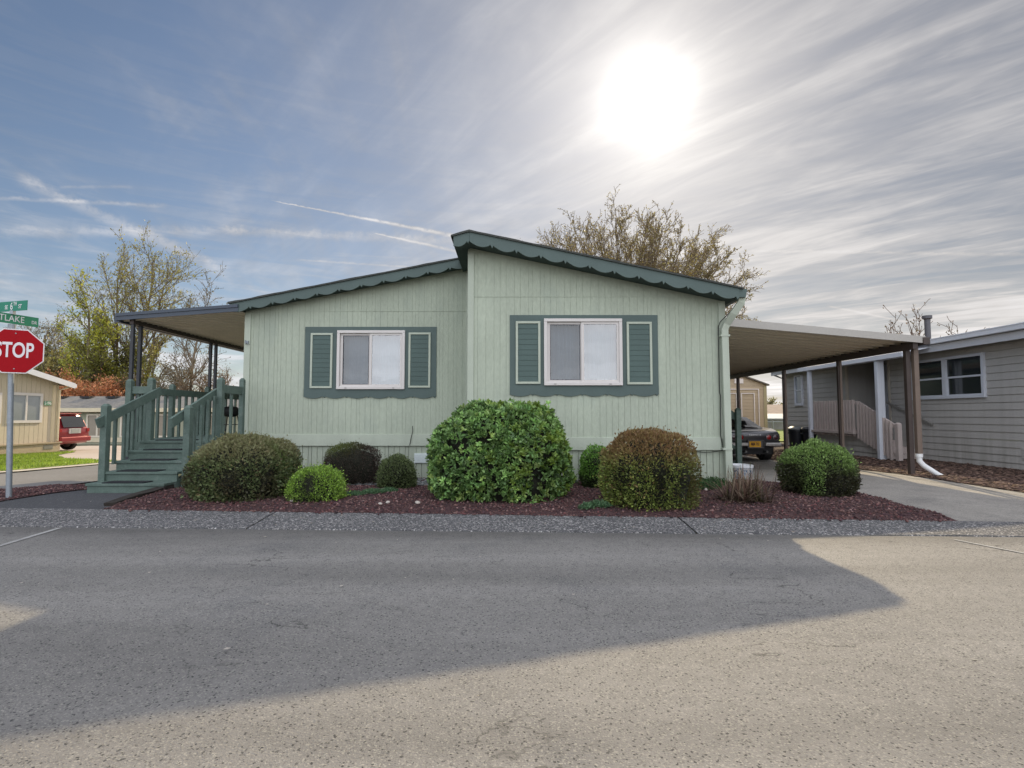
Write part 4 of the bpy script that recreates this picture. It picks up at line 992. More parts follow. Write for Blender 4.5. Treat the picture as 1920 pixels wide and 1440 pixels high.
tc = N.new('ShaderNodeTexCoord'); sp = N.new('ShaderNodeSeparateXYZ'); cb = N.new('ShaderNodeCombineXYZ'); L.new(tc.outputs['Object'], sp.inputs[0]); L.new(sp.outputs[1], cb.inputs[0]); L.new(sp.outputs[2], cb.inputs[1])
bt = N.new('ShaderNodeTexBrick'); bt.inputs['Scale'].default_value = 5; bt.inputs['Color1'].default_value = (.36, .25, .17, 1); bt.inputs['Color2'].default_value = (.42, .33, .22, 1); bt.inputs['Mortar'].default_value = (.5, .45, .36, 1); bt.inputs['Mortar Size'].default_value = .025
L.new(cb.outputs[0], bt.inputs['Vector']); L.new(bt.outputs['Color'], b.inputs['Base Color'])
m = MB(); m.box(LX - .05, LX + .12, LY0, LYc + .08, lg - .2, bz - .035); br = m.build('brick_base', Mbr, lh)
m = MB(); m.box(LX - .05, LX + .17, LY0, LYc + .13, bz - .034, bz + .02); m.build('sill_course', pm('sill_stone', (.36, .29, .21), .9, .15), lh)
a, c = ly(82), ly(98); m = MB(); m.box(LX + .121, LX + .135, ly(80.5), ly(97.5), lz(90, 842), lz(90, 834)); m.build('vent', pm('grey_vent', (.20, .19, .17), .7), br)
M_lglass = pm('grey_blind_glass', (.20, .23, .25), .08, .1, spec=1.0)
def win_px(p0, p1, t0, t1):
    Y0, Y1 = ly(p0), ly(p1); z1, z0 = lz((p0 + p1) / 2, t0), lz((p0 + p1) / 2, t1); fw = .10
    m = MB(); m.box(LX - .01, LX + .05, Y0, Y1, z0, z0 + fw); m.box(LX - .01, LX + .05, Y0, Y1, z1 - fw, z1); m.box(LX - .01, LX + .05, Y0, Y0 + fw, z0 + fw, z1 - fw); m.box(LX - .01, LX + .05, Y1 - fw, Y1, z0 + fw, z1 - fw)
    ym = (Y0 + Y1) / 2 + .03; m.box(LX - .01, LX + .045, ym - .035, ym + .035, z0 + fw, z1 - fw)
    w = m.build('window', M_white, lh)
    for p, q in ((Y0 + fw, ym - .035), (ym + .035, Y1 - fw)): m = MB(); m.add([(LX + .014, p, z0 + fw), (LX + .014, q, z0 + fw), (LX + .014, q, z1 - fw), (LX + .014, p, z1 - fw)], [(0, 1, 2, 3)]); m.build('pane', M_lglass, w)
win_px(14, 78.5, 736.5, 793); win_px(-60, 1.5, 735, 795)
a, c = ly(82), ly(95.3); z1, z0 = lz(88, 752.5), lz(88, 760); m = MB(); m.box(LX + .013, LX + .03, a, c, z0, z1); hn = m.build('house_number_sign', M_signgreen2, lh)
text('lettering', '5196', .17, M_signwhite, frame((LX + .033, (a + c) / 2, (z0 + z1) / 2), (0, 1, 0), (0, 0, 1)), hn, .001, .95, .002)

# ------------------------------------------------------------------ low grey-green house far behind the porch
bh = thing('grey_green_house', 'low grey green house with grey shingle roof beyond the red car', 'house', (-27, 38, -1)); BY = 38.0
bx0, bx1 = (88 - 960) / F * BY, (452 - 960) / F * BY
zt, zeave, zfb, zg = zat(200, 743, BY + 2.2), zat(200, 765, BY), zat(200, 773, BY), zat(200, 838, BY)
M_bh = pm('grey_green_siding', (.30, .31, .23), .8, .07, 2, 30); M_cream = pm('cream_fascia', (.60, .53, .38), .6)
m = MB(); m.box(bx0, bx1, BY, BY + 4.4, zg - .4, zfb); m.build('wall', M_bh, bh)
m = MB(); m.prism([(BY - .4, zeave), (BY + 2.2, zt), (BY + 2.6, zt), (BY + 4.8, zeave)], 'x', bx0 - .4, bx1 + .4); m.build('roof', pm('grey_shingles_far', (.17, .165, .155), .95, .35, 5, 30), bh)
m = MB(); m.box(bx0 - .4, bx1 + .4, BY - .45, BY - .36, zfb + .02, zeave - .002); m.build('fascia', M_cream, bh)
for px in (120, 168, 216, 330): m = MB(); x = (px - 960) / F * (BY + 2); m.box(x - .35, x + .35, BY + 1.5, BY + 2.1, zt - .15, zt - .02); m.build('roof_vent', M_roomdark, bh)
for p0, p1, dv in ((164.5, 206, 1), (228, 262, 1), (296, 330, 1), (372, 410, 1)):
    a, b = (p0 - 960) / F * BY, (p1 - 960) / F * BY; z1, z0 = zat(p0, 776, BY), zat(p0, 820, BY); f = .12
    m = MB(); m.box(a, b, BY - .06, BY + .02, z1 - f, z1); m.box(a, b, BY - .06, BY + .02, z0, z0 + f); m.box(a, a + f, BY - .06, BY + .02, z0 + f, z1 - f); m.box(b - f, b, BY - .06, BY + .02, z0 + f, z1 - f); c = (a + b) / 2; m.box(c - .06, c + .06, BY - .06, BY + .02, z0 + f, z1 - f)
    w = m.build('window', pm('cream_window_trim', (.66, .60, .50), .6), bh); m = MB(); m.box(a + f, b - f, BY - .02, BY - .005, z0 + f, z1 - f); m.build('pane', pm('brown_window_blind', (.24, .20, .15), .3, .1, spec=.8), w)
m = MB(); m.box(bx0, bx1, BY - .04, BY - .001, zat(200, 829, BY), zat(200, 820.5, BY)); m.build('belly_board', M_cream, bh)

# ------------------------------------------------------------------ cars
def car_paint(name, col, met=.5):
    m = pm(name, col, .28, .05, 3, 80, metal=met, spec=.5); m.node_tree.nodes['Principled BSDF'].inputs['Coat Weight'].default_value = .6; return m
def sym(half):
    """half section from bottom centre to top centre -> closed loop"""
    return half + [(-x, z) for x, z in reversed(half[1:-1])]
def body_loft(stations, n=1):
    return [[(x, y, z) for x, z in sym(h)] for y, h in stations]
def wheel(parent, c, r, w, rimmat, M, dark=False):
    m = MB(); m.lathe([(r * .62, -w / 2), (r * .9, -w / 2), (r, -w / 2 + .03), (r, w / 2 - .03), (r * .9, w / 2), (r * .62, w / 2), (r * .5, w / 2 - .03)], c, 28, 'x'); m.xf(M)
    t = m.build('wheel', M_black, parent, smooth=True)
    m = MB(); m.lathe([(0, w / 2 - .02), (r * .2, w / 2 - .01), (r * .3, w / 2 - .05), (r * .55, w / 2 - .04), (r * .63, w / 2 - .01), (r * .63, -w / 2 + .02), (r * .4, -w / 2 + .05), (0, -w / 2 + .05)], c, 20, 'x'); m.xf(M)
    m.build('rim', rimmat, t, smooth=True)
def quad(name, pts, mat, parent, M): m = MB(); m.add(pts, [tuple(range(len(pts)))]); m.xf(M); return m.build(name, mat, parent)
M_rim = pm('alloy_rim', (.45, .45, .47), .35, .05, metal=.8)
M_carglass = pm('car_glass', (.015, .018, .02), .04, .0, spec=1.0)
M_lamp = pm('red_lamp', (.30, .01, .012), .15, .05, spec=.8)
# silver grey sports coupe seen from behind
cx, cy = 6.33, 13.95; cz = gz(6.3, 14.8) + .016
car = thing('sports_car', 'silver grey low sports coupe with round tail lamps and yellow plate parked under the carport', 'car', (cx, cy, cz))
CM = Matrix.Translation((cx, cy, cz))
M_silver = car_paint('silver_grey_paint', (.085, .085, .095), .6)
def chalf(w, zb, zs, zt, k=.9): return [(0, zb), (w * .8, zb), (w * .97, zb + .14), (w, (zb + zs) / 2), (w * .985, zs - .07), (w * k, zs), (w * .55, zt), (w * .3, zt + .004), (0, zt + .008)]
st = [(0, chalf(.645, .50, .765, .775)), (.02, chalf(.66, .44, .80, .81)), (.25, chalf(.70, .36, .845, .83)), (.55, chalf(.74, .32, .875, .84)), (1.0, chalf(.77, .3, .89, .845)), (1.5, chalf(.73, .26, .86, .85)), (2.1, chalf(.68, .24, .80, .85)), (2.8, chalf(.70, .24, .83, .82)), (3.3, chalf(.76, .26, .84, .78)), (3.8, chalf(.72, .28, .74, .70)), (4.2, chalf(.6, .34, .58, .56)), (4.35, chalf(.45, .4, .5, .5))]
m = MB(); m.loft(body_loft(st)); m.xf(CM); m.v = [v for v in m.v]
o = m.build('body', M_silver, car, smooth=35)
# cabin
def cab(w, z0, zt, k): return [(w, z0), (w * .93, z0 + (zt - z0) * .55), (w * k, zt - .04), (w * k * .75, zt), (0, zt + .012), (-w * k * .75, zt), (-w * k, zt - .04), (-w * .93, z0 + (zt - z0) * .55), (-w, z0)]
cs = [(.52, cab(.57, .82, .835, .95)), (.75, cab(.58, .82, .91, .85)), (1.1, cab(.585, .82, 1.05, .75)), (1.5, cab(.585, .82, 1.18, .72)), (1.9, cab(.58, .82, 1.225, .72)), (2.2, cab(.58, .82, 1.215, .72)), (2.75, cab(.57, .8, .86, .9))]
m = MB(); m.loft([[(x, y, z) for x, z in h] for y, h in cs], closed=False, cap=True); m.xf(CM); m.build('roof', M_silver, car, smooth=35)
def cz_at(y):
    for (ya, ha), (yb, hb) in zip(cs[:-1], cs[1:]):
        if ya <= y <= yb: t = (y - ya) / (yb - ya); return [(p[0] + (q[0] - p[0]) * t, p[1] + (q[1] - p[1]) * t) for p, q in zip(ha, hb)]
m = MB(); rows = []
for y in (.66, .8, .95, 1.1, 1.3, 1.46): h = cz_at(y); zt = h[4][1]; ww = h[2][0] * .98; rows.append([(-ww, y - .03, zt - .012), (-ww * .5, y - .03, zt + .012), (0, y - .03, zt + .014), (ww * .5, y - .03, zt + .012), (ww, y - .03, zt - .012)])
m.loft(rows, closed=False, cap=False); m.xf(CM); m.build('rear_window', M_carglass, car, fix=False)
for s in (-1, 1):
    h0, h1 = cz_at(1.35), cz_at(2.3); e = .012
    quad('side_window', [(s * (h0[0][0] + e), 1.35, .87), (s * (h1[0][0] + e), 2.45, .87), (s * (h1[2][0] + e), 2.25, h1[2][1] - .03), (s * (h0[2][0] + e), 1.5, h0[2][1] - .01)], M_carglass, car, CM)
m = MB(); m.box(-.64, .64, -.012, .1, .49, .565); m.xf(CM); m.build('rear_valance', M_black, car)
for a, b in ((-.66, -.2), (.245, .66)): m = MB(); m.box(a, b, -.075, .03, .425, .515); m.xf(CM); m.build('bumper', pm('silver_bumper', (.36, .345, .33), .3, .05, metal=.5), car, bevel=.02)
m = MB(); 
for a in ((-.21, .21, .565, .58), (-.21, .21, .375, .39), (-.21, -.195, .391, .564), (.195, .21, .391, .564)): m.box(a[0], a[1], -.06, -.02, a[2], a[3])
m.box(-.19, .19, -.022, .0, .392, .562); m.xf(CM); m.build('plate_frame', pm('dull_chrome', (.12, .12, .12), .3, .05, metal=.5), car)
M_plate = pm('yellow_plate', (.72, .36, .015), .5, .05)
m = MB(); m.box(-.165, .135, -.034, -.026, .40, .55); m.xf(CM); pl = m.build('licence_plate', M_plate, car)
text('lettering', 'MJM 702', .105, pm('dark_lettering', (.10, .05, .03), .6), CM @ frame((-.015, -.036, .475), (1, 0, 0), (0, 0, 1)), pl, .001, .58, .003)
text('lettering', 'C O R V E T T E', .04, pm('bright_lettering', (.6, .6, .6), .3, metal=.6), CM @ frame((.0, -.004, .715), (1, 0, 0), (0, 0, 1)), car, .003, 1.1, .002)
for x in (-.54, -.36, .36, .54):
    m = MB(); m.lathe([(.078, 0), (.078, -.018), (.064, -.02), (.062, -.006)], (x, .0, .655), 22, 'y'); m.xf(CM); l = m.build('tail_lamp', pm('dull_chrome', (.12, .12, .12)), car, smooth=True)
    m = MB(); m.lathe([(.062, -.008), (.04, -.016), (0, -.018)], (x, .0, .655), 20, 'y'); m.xf(CM); m.build('lens', M_lamp if abs(x) < .5 else pm('dark_lamp', (.06, .02, .03), .15, .05, spec=.8), l, smooth=True)
for s in (-1, 1):
    for y in (.85, 3.3): wheel(car, (s * .62, y, .325), .325, .26, M_rim, CM @ (Matrix.Identity(4)))
m = MB(); m.box(-.5, .5, .15, 3.9, .2, .45); m.xf(CM); m.build('underbody', M_black, car)
for x in (-.25, .3): m = MB(); m.tube([(x, -.03, .28), (x, .4, .28)], .03, 8); m.xf(CM); m.build('exhaust', pm('dull_chrome', (.12, .12, .12)), car)
# red SUV
ux, uy = -19.95, 24.4; uz = gz(-20, 24.5) + .02
suv = thing('red_suv', 'dark red sport utility car parked on the pad behind the tan house', 'car', (ux, uy, uz))
hd = Vector((-.97, -.03, 0)).normalized(); UM = frame((ux, uy, uz), (hd.y, -hd.x, 0), (hd.x, hd.y, 0)) 
UM = Matrix(((hd.y, hd.x, 0, ux), (-hd.x, hd.y, 0, uy), (0, 0, 1, uz), (0, 0, 0, 1)))
M_redcar = car_paint('dark_red_paint', (.26, .022, .03), .3)
def uh(w, zb, belt, wr_, zr): return [(0, zb), (w * .9, zb), (w, zb + .1), (w * 1.01, (zb + belt) / 2), (w * .98, belt), (wr_ + .02, zr - .12), (wr_, zr - .04), (wr_ * .7, zr), (0, zr + .015)]
us = [(0, uh(.86, .42, .92, .8, .98)), (.04, uh(.885, .36, 1.0, .80, 1.08)), (.16, uh(.89, .33, 1.02, .74, 1.40)), (.34, uh(.89, .3, 1.03, .70, 1.66)), (.6, uh(.9, .28, 1.03, .68, 1.71)), (1.6, uh(.9, .27, 1.02, .68, 1.74)), (2.5, uh(.9, .27, 1.0, .67, 1.70)), (3.3, uh(.89, .27, .99, .75, 1.06)), (4.1, uh(.87, .3, .88, .7, .95)), (4.4, uh(.8, .36, .72, .6, .76))]
m = MB(); m.loft(body_loft(us)); m.xf(UM); m.build('body', M_redcar, suv, smooth=35)
quad('rear_window', [(-.66, -.008, 1.08), (.66, -.008, 1.08), (.60, .20, 1.57), (-.60, .20, 1.57)], M_carglass, suv, UM @ Matrix.Translation((0, -.02, 0)))
for s in (-1, 1):
    for a, b in ((.42, 1.15), (1.22, 2.1), (2.16, 2.85)): quad('side_window', [(s * .905, a, 1.06), (s * .905, b + (.25 if b > 2.5 else 0), 1.06), (s * .735, b, 1.6), (s * .735, a + .1, 1.6)], M_carglass, suv, UM)
    m = MB(); m.box(s * .72, s * .87, -.03, .07, .86, 1.02); m.xf(UM); m.build('tail_lamp', M_lamp, suv, bevel=.01)
    for y in (.85, 3.5): wheel(suv, (s * .78, y, .35), .35, .24, M_rim, UM)
    m = MB(); m.beam((s * .58, .6, 1.76), (s * .58, 2.3, 1.78), .03, .03); m.xf(UM); m.build('roof_rack', pm('red_rack', (.08, .02, .02), .5), suv)
m = MB(); m.box(-.88, .88, -.12, .06, .42, .66); m.xf(UM); m.build('bumper', M_redcar, suv, bevel=.05)
m = MB(); m.beam((-.6, .26, 1.70), (.6, .26, 1.70), .16, .035); m.xf(UM); m.build('spoiler', M_redcar, suv, bevel=.01)
m = MB(); m.box(-.34, .34, -.035, .0, .80, 1.03); m.xf(UM); pt = m.build('plate_recess', pm('chrome_trim', (.55, .55, .55), .3, metal=.6), suv)
m = MB(); m.box(-.22, .22, -.045, -.036, .83, .98); m.xf(UM); m.build('licence_plate', pm('grey_plate', (.30, .32, .31), .5, .2, 20, 60), pt)

# ------------------------------------------------------------------ leaves
def unit(a): return a / np.maximum(np.linalg.norm(a, axis=-1, keepdims=True), 1e-9)
def leaf_mesh(name, pos, axd, length, width, tint, mat, parent=None, fold=.25, g=None, six=False):
    """one folded leaf per point: pos (n,3), axd (n,3) leaf direction"""
    g = g or np.random.default_rng(1); n = len(pos)
    a = unit(axd); r = unit(g.standard_normal((n, 3))); b = unit(np.cross(a, r)); c = np.cross(a, b)
    L = np.asarray(length).reshape(-1, 1) * np.ones((n, 1)); W = np.asarray(width).reshape(-1, 1) * np.ones((n, 1))
    if six:
        v = np.stack([pos, pos + a * L * .35 - b * W * .5 + c * W * fold, pos + a * L * .75 - b * W * .42 + c * W * fold, pos + a * L - c * W * .1,
                      pos + a * L * .75 + b * W * .42 + c * W * fold, pos + a * L * .35 + b * W * .5 + c * W * fold], 1)
        f = np.array([[0, 1, 2, 3], [0, 3, 4, 5]]); k = 6
    else:
        v = np.stack([pos, pos + a * L * .5 - b * W * .5 + c * W * fold, pos + a * L, pos + a * L * .5 + b * W * .5 + c * W * fold], 1)
        f = np.array([[0, 1, 2, 3]]); k = 4
    F_ = (f[None] + (np.arange(n) * k)[:, None, None]).reshape(-1, 4)
    return rawmesh(name, v.reshape(-1, 3), F_, mat, parent, np.repeat(tint, k, 0))
def nz3(p, s, o=0.): return np.array([mnoise.noise((q[0] * s + o, q[1] * s, q[2] * s)) for q in p])
def bush(name, label, cat, c, r, n, leaf, cols, seed, pw=2.5, lump=.085, depth=.18, patch=None, up=.35, wild=.6, mat=None, rosette=0, group=None, zb=0., core=.80):
    """clipped shrub: leaves spread through the outer shell of a rounded block; c centre on ground, r = (rx, ry, height)"""
    g = np.random.default_rng(seed); rx, ry, h = r; hz = h * .6; zc = h * .4
    base = gz(c[0], c[1]) + zb
    t = thing(name, label, cat, (c[0], c[1], base), group)
    d = unit(g.standard_normal((int(n * 1.25), 3)))
    d = d[(d[:, 2] > -.93)][:n]; n = len(d)
    def rad(d):
        q = (np.abs(d[:, 0] / rx) ** pw + np.abs(d[:, 1] / ry) ** pw + np.abs(d[:, 2] / hz) ** pw) ** (-1 / pw)
        return q
    rr = rad(d); nn = nz3(d, 2.2, seed * 3.1); n2 = nz3(d, 7.0, seed * 1.7)
    shell = 1 + lump * nn * 1.6 + lump * .5 * n2 - depth * g.random(n) ** 1.6
    p = d * (rr * shell)[:, None]; p[:, 2] += zc; 
    nrm = unit(np.stack([np.sign(d[:, 0]) * np.abs(d[:, 0] / rx) ** (pw - 1) / rx, np.sign(d[:, 1]) * np.abs(d[:, 1] / ry) ** (pw - 1) / ry, np.sign(d[:, 2]) * np.abs(d[:, 2] / hz) ** (pw - 1) / hz], 1))
    pos = p + np.array([c[0], c[1], base]); pos[:, 2] = np.maximum(pos[:, 2], base + .01)
    cols_a = np.array([k[0] for k in cols]); w = np.array([k[1] for k in cols], dtype=float); w /= w.sum()
    ci = g.choice(len(cols), n, p=w); col = cols_a[ci] * 2.0 * (.45 + 1.1 * g.random((n, 1)) ** 1.3)
    keep = np.ones(n, bool); above = p[:, 2] > -.02; st_ = g.random(n) < .03; pos[st_] += nrm[st_] * (.02 + .05 * g.random((int(st_.sum()), 1)))
    if patch is not None: col, keep = patch(d, p, nrm, col, g, n2, nn)
    keep = keep & above
    ax_ = nrm * 1.0 + np.array([0, 0, up]) + wild * g.standard_normal((n, 3))
    L = leaf[0] * (.7 + .6 * g.random(n)); W = leaf[1] * (.7 + .6 * g.random(n))
    if rosette:
        m = rosette; pos = np.repeat(pos, m, 0); cen = np.repeat(unit(nrm + np.array([0, 0, up]) + wild * g.standard_normal((n, 3))), m, 0)
        ax_ = cen * .55 + unit(g.standard_normal((n * m, 3))) * .9; L = np.repeat(L, m) * (.75 + .5 * g.random(n * m)); W = np.repeat(W, m); keep = np.repeat(keep, m)
        col = np.repeat(col, m, 0) * (.75 + .5 * g.random((n * m, 1)))
        leaf_mesh('foliage', pos[keep], ax_[keep], L[keep], W[keep], col[keep], mat or M_leaf, t, .3, g, True)
    else: leaf_mesh('foliage', pos[keep], ax_[keep], L[keep], W[keep], col[keep], mat or M_leaf, t, .25, g)
    bm = bmesh.new(); bmesh.ops.create_icosphere(bm, subdivisions=4, radius=1)  # shade inside the shrub modelled as a solid near-black core
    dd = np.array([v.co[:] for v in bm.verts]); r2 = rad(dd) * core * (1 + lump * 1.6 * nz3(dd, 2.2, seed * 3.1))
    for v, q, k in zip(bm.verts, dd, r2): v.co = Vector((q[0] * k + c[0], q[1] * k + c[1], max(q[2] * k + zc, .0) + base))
    me = bpy.data.meshes.new('dark_core'); bm.to_mesh(me); bm.free(); me.materials.append(M_core)
    o = bpy.data.objects.new('dark_core', me); C.objects.link(o); attach(o, t)
    return t
def mixc(col, m, c): return col * (1 - m[:, None]) + np.array(c) * m[:, None]
def sm(a, b, x): t = np.clip((x - a) / (b - a), 0, 1); return t * t * (3 - 2 * t)
def bc(p0, p1, ptop, Y): return ((p0 + p1) / 2 - 960) / F * Y, (p1 - p0) / 2 / F * Y * .91, P(960, ptop, Y)[2]
# A big olive hedge by the steps
def patA(d, p, nrm, col, g, n2, nn):
    top = sm(.2, .8, nrm[:, 2]); col = mixc(col, top * .6, (.31, .28, .15))  # upper leaves tinted paler, a highlight put into their colour
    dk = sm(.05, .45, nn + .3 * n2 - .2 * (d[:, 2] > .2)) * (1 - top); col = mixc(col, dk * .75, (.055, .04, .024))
    col = mixc(col, sm(.1, .5, -nn) * .5 * (d[:, 0] > .55), (.09, .16, .03)); return col, g.random(len(d)) > dk * .25
x, rx, h = bc(355, 565, 824, 7.1)
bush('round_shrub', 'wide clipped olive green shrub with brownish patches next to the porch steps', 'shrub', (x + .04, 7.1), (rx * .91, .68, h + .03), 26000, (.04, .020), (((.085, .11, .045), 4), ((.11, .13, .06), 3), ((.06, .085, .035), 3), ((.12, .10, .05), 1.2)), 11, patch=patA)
def patB(d, p, nrm, col, g, n2, nn):
    hole = np.exp(-((d[:, 0] - .0) / .22) ** 2 - ((d[:, 2] - .25) / .38) ** 2) * (d[:, 1] < 0); low = sm(.1, .5, -d[:, 2] + .25 * nn) * (d[:, 0] < .55)
    m = np.clip(hole * 1.3 + low * .8, 0, 1); col = mixc(col, m * .8, (.03, .03, .018)); return col, g.random(len(d)) > m * .75
x, rx, h = bc(546, 649, 877, 6.75)
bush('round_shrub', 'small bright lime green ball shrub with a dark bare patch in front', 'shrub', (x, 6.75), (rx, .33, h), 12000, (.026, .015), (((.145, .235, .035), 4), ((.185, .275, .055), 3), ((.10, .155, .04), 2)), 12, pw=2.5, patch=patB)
def patC(d, p, nrm, col, g, n2, nn):
    t = sm(.35, .75, d[:, 2] + .2 * nn) * sm(.7, -.5, d[:, 0]); col = mixc(col, t, (.12, .15, .035)); return col, g.random(len(d)) > .0
x, rx, h = bc(605, 720, 838, 8.7)
bush('round_shrub', 'dark brown nearly bare rounded shrub with a green top against the wall', 'shrub', (x, 8.7), (rx, .45, h + .11), 14000, (.03, .009), (((.028, .02, .016), 4), ((.045, .03, .024), 2)), 13, pw=2.6, patch=patC, depth=.16)
x, rx, h = bc(709, 782, 855, 8.0)
bush('round_shrub', 'small olive ball shrub left of the big laurel', 'shrub', (x, 8.0), (rx, .29, h + .02), 9000, (.028, .015), (((.075, .10, .04), 4), ((.10, .125, .055), 3), ((.05, .065, .03), 2)), 14, pw=2.3)
def patE(d, p, nrm, col, g, n2, nn):
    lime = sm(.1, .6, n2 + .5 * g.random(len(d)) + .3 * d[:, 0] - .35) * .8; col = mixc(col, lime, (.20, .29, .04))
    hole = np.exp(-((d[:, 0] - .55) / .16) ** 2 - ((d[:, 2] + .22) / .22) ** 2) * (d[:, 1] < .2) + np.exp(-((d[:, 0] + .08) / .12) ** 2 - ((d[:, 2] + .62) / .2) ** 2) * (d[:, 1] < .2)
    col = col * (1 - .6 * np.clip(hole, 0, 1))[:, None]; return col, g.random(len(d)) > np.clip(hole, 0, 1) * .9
x, rx, h = bc(803, 1076, 757, 7.08)
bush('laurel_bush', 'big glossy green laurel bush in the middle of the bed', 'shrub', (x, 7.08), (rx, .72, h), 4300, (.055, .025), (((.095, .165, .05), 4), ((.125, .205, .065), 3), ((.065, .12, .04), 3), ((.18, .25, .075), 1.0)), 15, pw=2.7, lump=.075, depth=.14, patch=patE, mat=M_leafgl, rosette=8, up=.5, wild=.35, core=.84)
x, rx, h = bc(1086, 1150, 836, 8.0)
def patF(d, p, nrm, col, g, n2, nn):
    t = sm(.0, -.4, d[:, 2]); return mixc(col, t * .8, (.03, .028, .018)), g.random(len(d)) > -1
bush('round_shrub', 'small green shrub half hidden between the laurel and the brown topped shrub', 'shrub', (x, 8.0), (rx, .3, h), 8000, (.028, .015), (((.09, .19, .03), 4), ((.13, .24, .05), 3), ((.07, .13, .03), 2)), 16, patch=patF)
def patG(d, p, nrm, col, g, n2, nn):
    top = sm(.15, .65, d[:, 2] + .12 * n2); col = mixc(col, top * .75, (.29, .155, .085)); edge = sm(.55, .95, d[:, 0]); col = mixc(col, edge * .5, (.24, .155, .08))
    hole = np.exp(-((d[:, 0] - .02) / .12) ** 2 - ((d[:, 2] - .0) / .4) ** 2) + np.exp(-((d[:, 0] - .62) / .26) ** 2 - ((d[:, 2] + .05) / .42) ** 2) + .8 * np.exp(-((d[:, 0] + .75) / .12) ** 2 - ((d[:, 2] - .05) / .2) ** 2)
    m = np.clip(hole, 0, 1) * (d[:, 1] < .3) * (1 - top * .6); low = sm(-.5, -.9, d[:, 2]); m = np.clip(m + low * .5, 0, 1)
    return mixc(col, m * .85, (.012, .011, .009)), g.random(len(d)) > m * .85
x, rx, h = bc(1119, 1308, 809, 6.42)
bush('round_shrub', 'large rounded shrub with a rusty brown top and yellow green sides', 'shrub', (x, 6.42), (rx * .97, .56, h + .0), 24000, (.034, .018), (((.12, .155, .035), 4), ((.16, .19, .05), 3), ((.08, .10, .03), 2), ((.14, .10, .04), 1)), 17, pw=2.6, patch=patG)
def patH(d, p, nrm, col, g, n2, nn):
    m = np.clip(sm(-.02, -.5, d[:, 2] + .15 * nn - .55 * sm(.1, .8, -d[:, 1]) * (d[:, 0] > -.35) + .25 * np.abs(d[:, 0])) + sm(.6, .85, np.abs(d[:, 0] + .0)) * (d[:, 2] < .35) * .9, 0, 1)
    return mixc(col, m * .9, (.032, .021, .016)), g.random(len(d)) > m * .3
x, rx, h = bc(1455, 1604, 834, 7.3)
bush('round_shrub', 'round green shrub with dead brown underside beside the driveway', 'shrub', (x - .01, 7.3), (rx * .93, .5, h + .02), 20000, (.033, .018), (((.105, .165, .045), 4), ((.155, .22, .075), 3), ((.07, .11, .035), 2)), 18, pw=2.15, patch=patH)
# dry strappy plant
def strappy(name, label, cat, c, n, ln, w, cols, seed, spread=1.1):
    g = np.random.default_rng(seed); t = thing(name, label, cat, (c[0], c[1], bedh(*c)))
    V = []; Fq = []; T = []; cols = np.array(cols)
    for i in range(n):
        az = g.random() * 6.283; el = 1.5 - spread * g.random() ** .8; l = ln * (.55 + .6 * g.random()); col = cols[g.integers(len(cols))] * (.6 + .8 * g.random())
        b = np.array([c[0] + .11 * g.standard_normal(), c[1] + .07 * g.standard_normal(), bedh(*c) + .0]); d = np.array([math.cos(az) * math.cos(el), math.sin(az) * math.cos(el), math.sin(el)])
        s = unit(np.cross(d, [0, 0, 1.])); k0 = len(V)
        for j in range(4):
            q = j / 3; pnt = b + d * l * q + np.array([0, 0, -.25 * l * q * q * math.cos(el)]); ww = w * (1 - q * .75)
            V += [pnt - s * ww / 2, pnt + s * ww / 2]; tc_ = col * (.6 + .9 * q); T += [tc_, tc_]
        Fq += [(k0 + 2 * j, k0 + 2 * j + 1, k0 + 2 * j + 3, k0 + 2 * j + 2) for j in range(3)]
    rawmesh('leaves', V, Fq, M_leaf, t, np.array(T)); return t
x, y = G(1403, 950)
strappy('ornamental_grass', 'dry brown tufted grass plant in front of the house corner', 'plant', (x, y + .1), 520, .46, .016, [(.12, .075, .055), (.17, .115, .085), (.07, .045, .035), (.26, .20, .15), (.09, .09, .035)], 21, 1.25)
# low green plants
def low_plant(name, label, cat, poly_px, n, hmax, leaf, cols, seed, kind=None):
    g = np.random.default_rng(seed); pts = []
    for (px, py, rx, ry, k) in poly_px:
        cx_, cy_ = G(px, py)
        for _ in range(int(n * k)):
            a = g.random() * 6.283; q = math.sqrt(g.random()); xx, yy = cx_ + rx * q * math.cos(a), cy_ + ry * q * math.sin(a)
            pts.append((xx, yy, bedh(xx, yy) + .03 + hmax * (1 - q * q * .7) * g.random()))
    pts = np.array(pts); m = len(pts); cols = np.array(cols); col = cols[g.integers(0, len(cols), m)] * (.65 + .7 * g.random((m, 1)))
    ax_ = g.standard_normal((m, 3)) + np.array([0, 0, 1.0])
    o = leaf_mesh('leaves' if not kind else name, pts, ax_, leaf[0] * (.6 + .8 * g.random(m)), leaf[1], col, M_leaf, None, .25, g)
    if kind: return struct(o, label, kind)
    x, y = G(poly_px[0][0], poly_px[0][1]); t = thing(name, label, cat, (x, y, bedh(x, y))); attach(o, t); return t
sed = [(.10, .20, .10), (.14, .25, .12), (.07, .15, .07)]
low_plant('ground_cover', 'soft blue green ground cover spreading between the shrubs', '', [(664, 936, .14, .1, 1), (700, 932, .16, .12, 1.4), (728, 930, .13, .10, 1), (700, 912, .25, .2, .8), (740, 908, .3, .15, .6), (865, 944, .25, .06, 1.0), (905, 947, .18, .04, .6), (955, 941, .3, .05, .8), (1060, 912, .2, .15, .5), (820, 925, .12, .2, .7)], 700, .05, (.022, .011), sed, 31, 'stuff')
low_plant('sedum_clump', 'small blue green clump at the kerb left of the brown topped shrub', 'plant', [(1122, 960, .15, .07, 1), (1100, 963, .09, .05, .4)], 900, .07, (.022, .012), sed, 32)
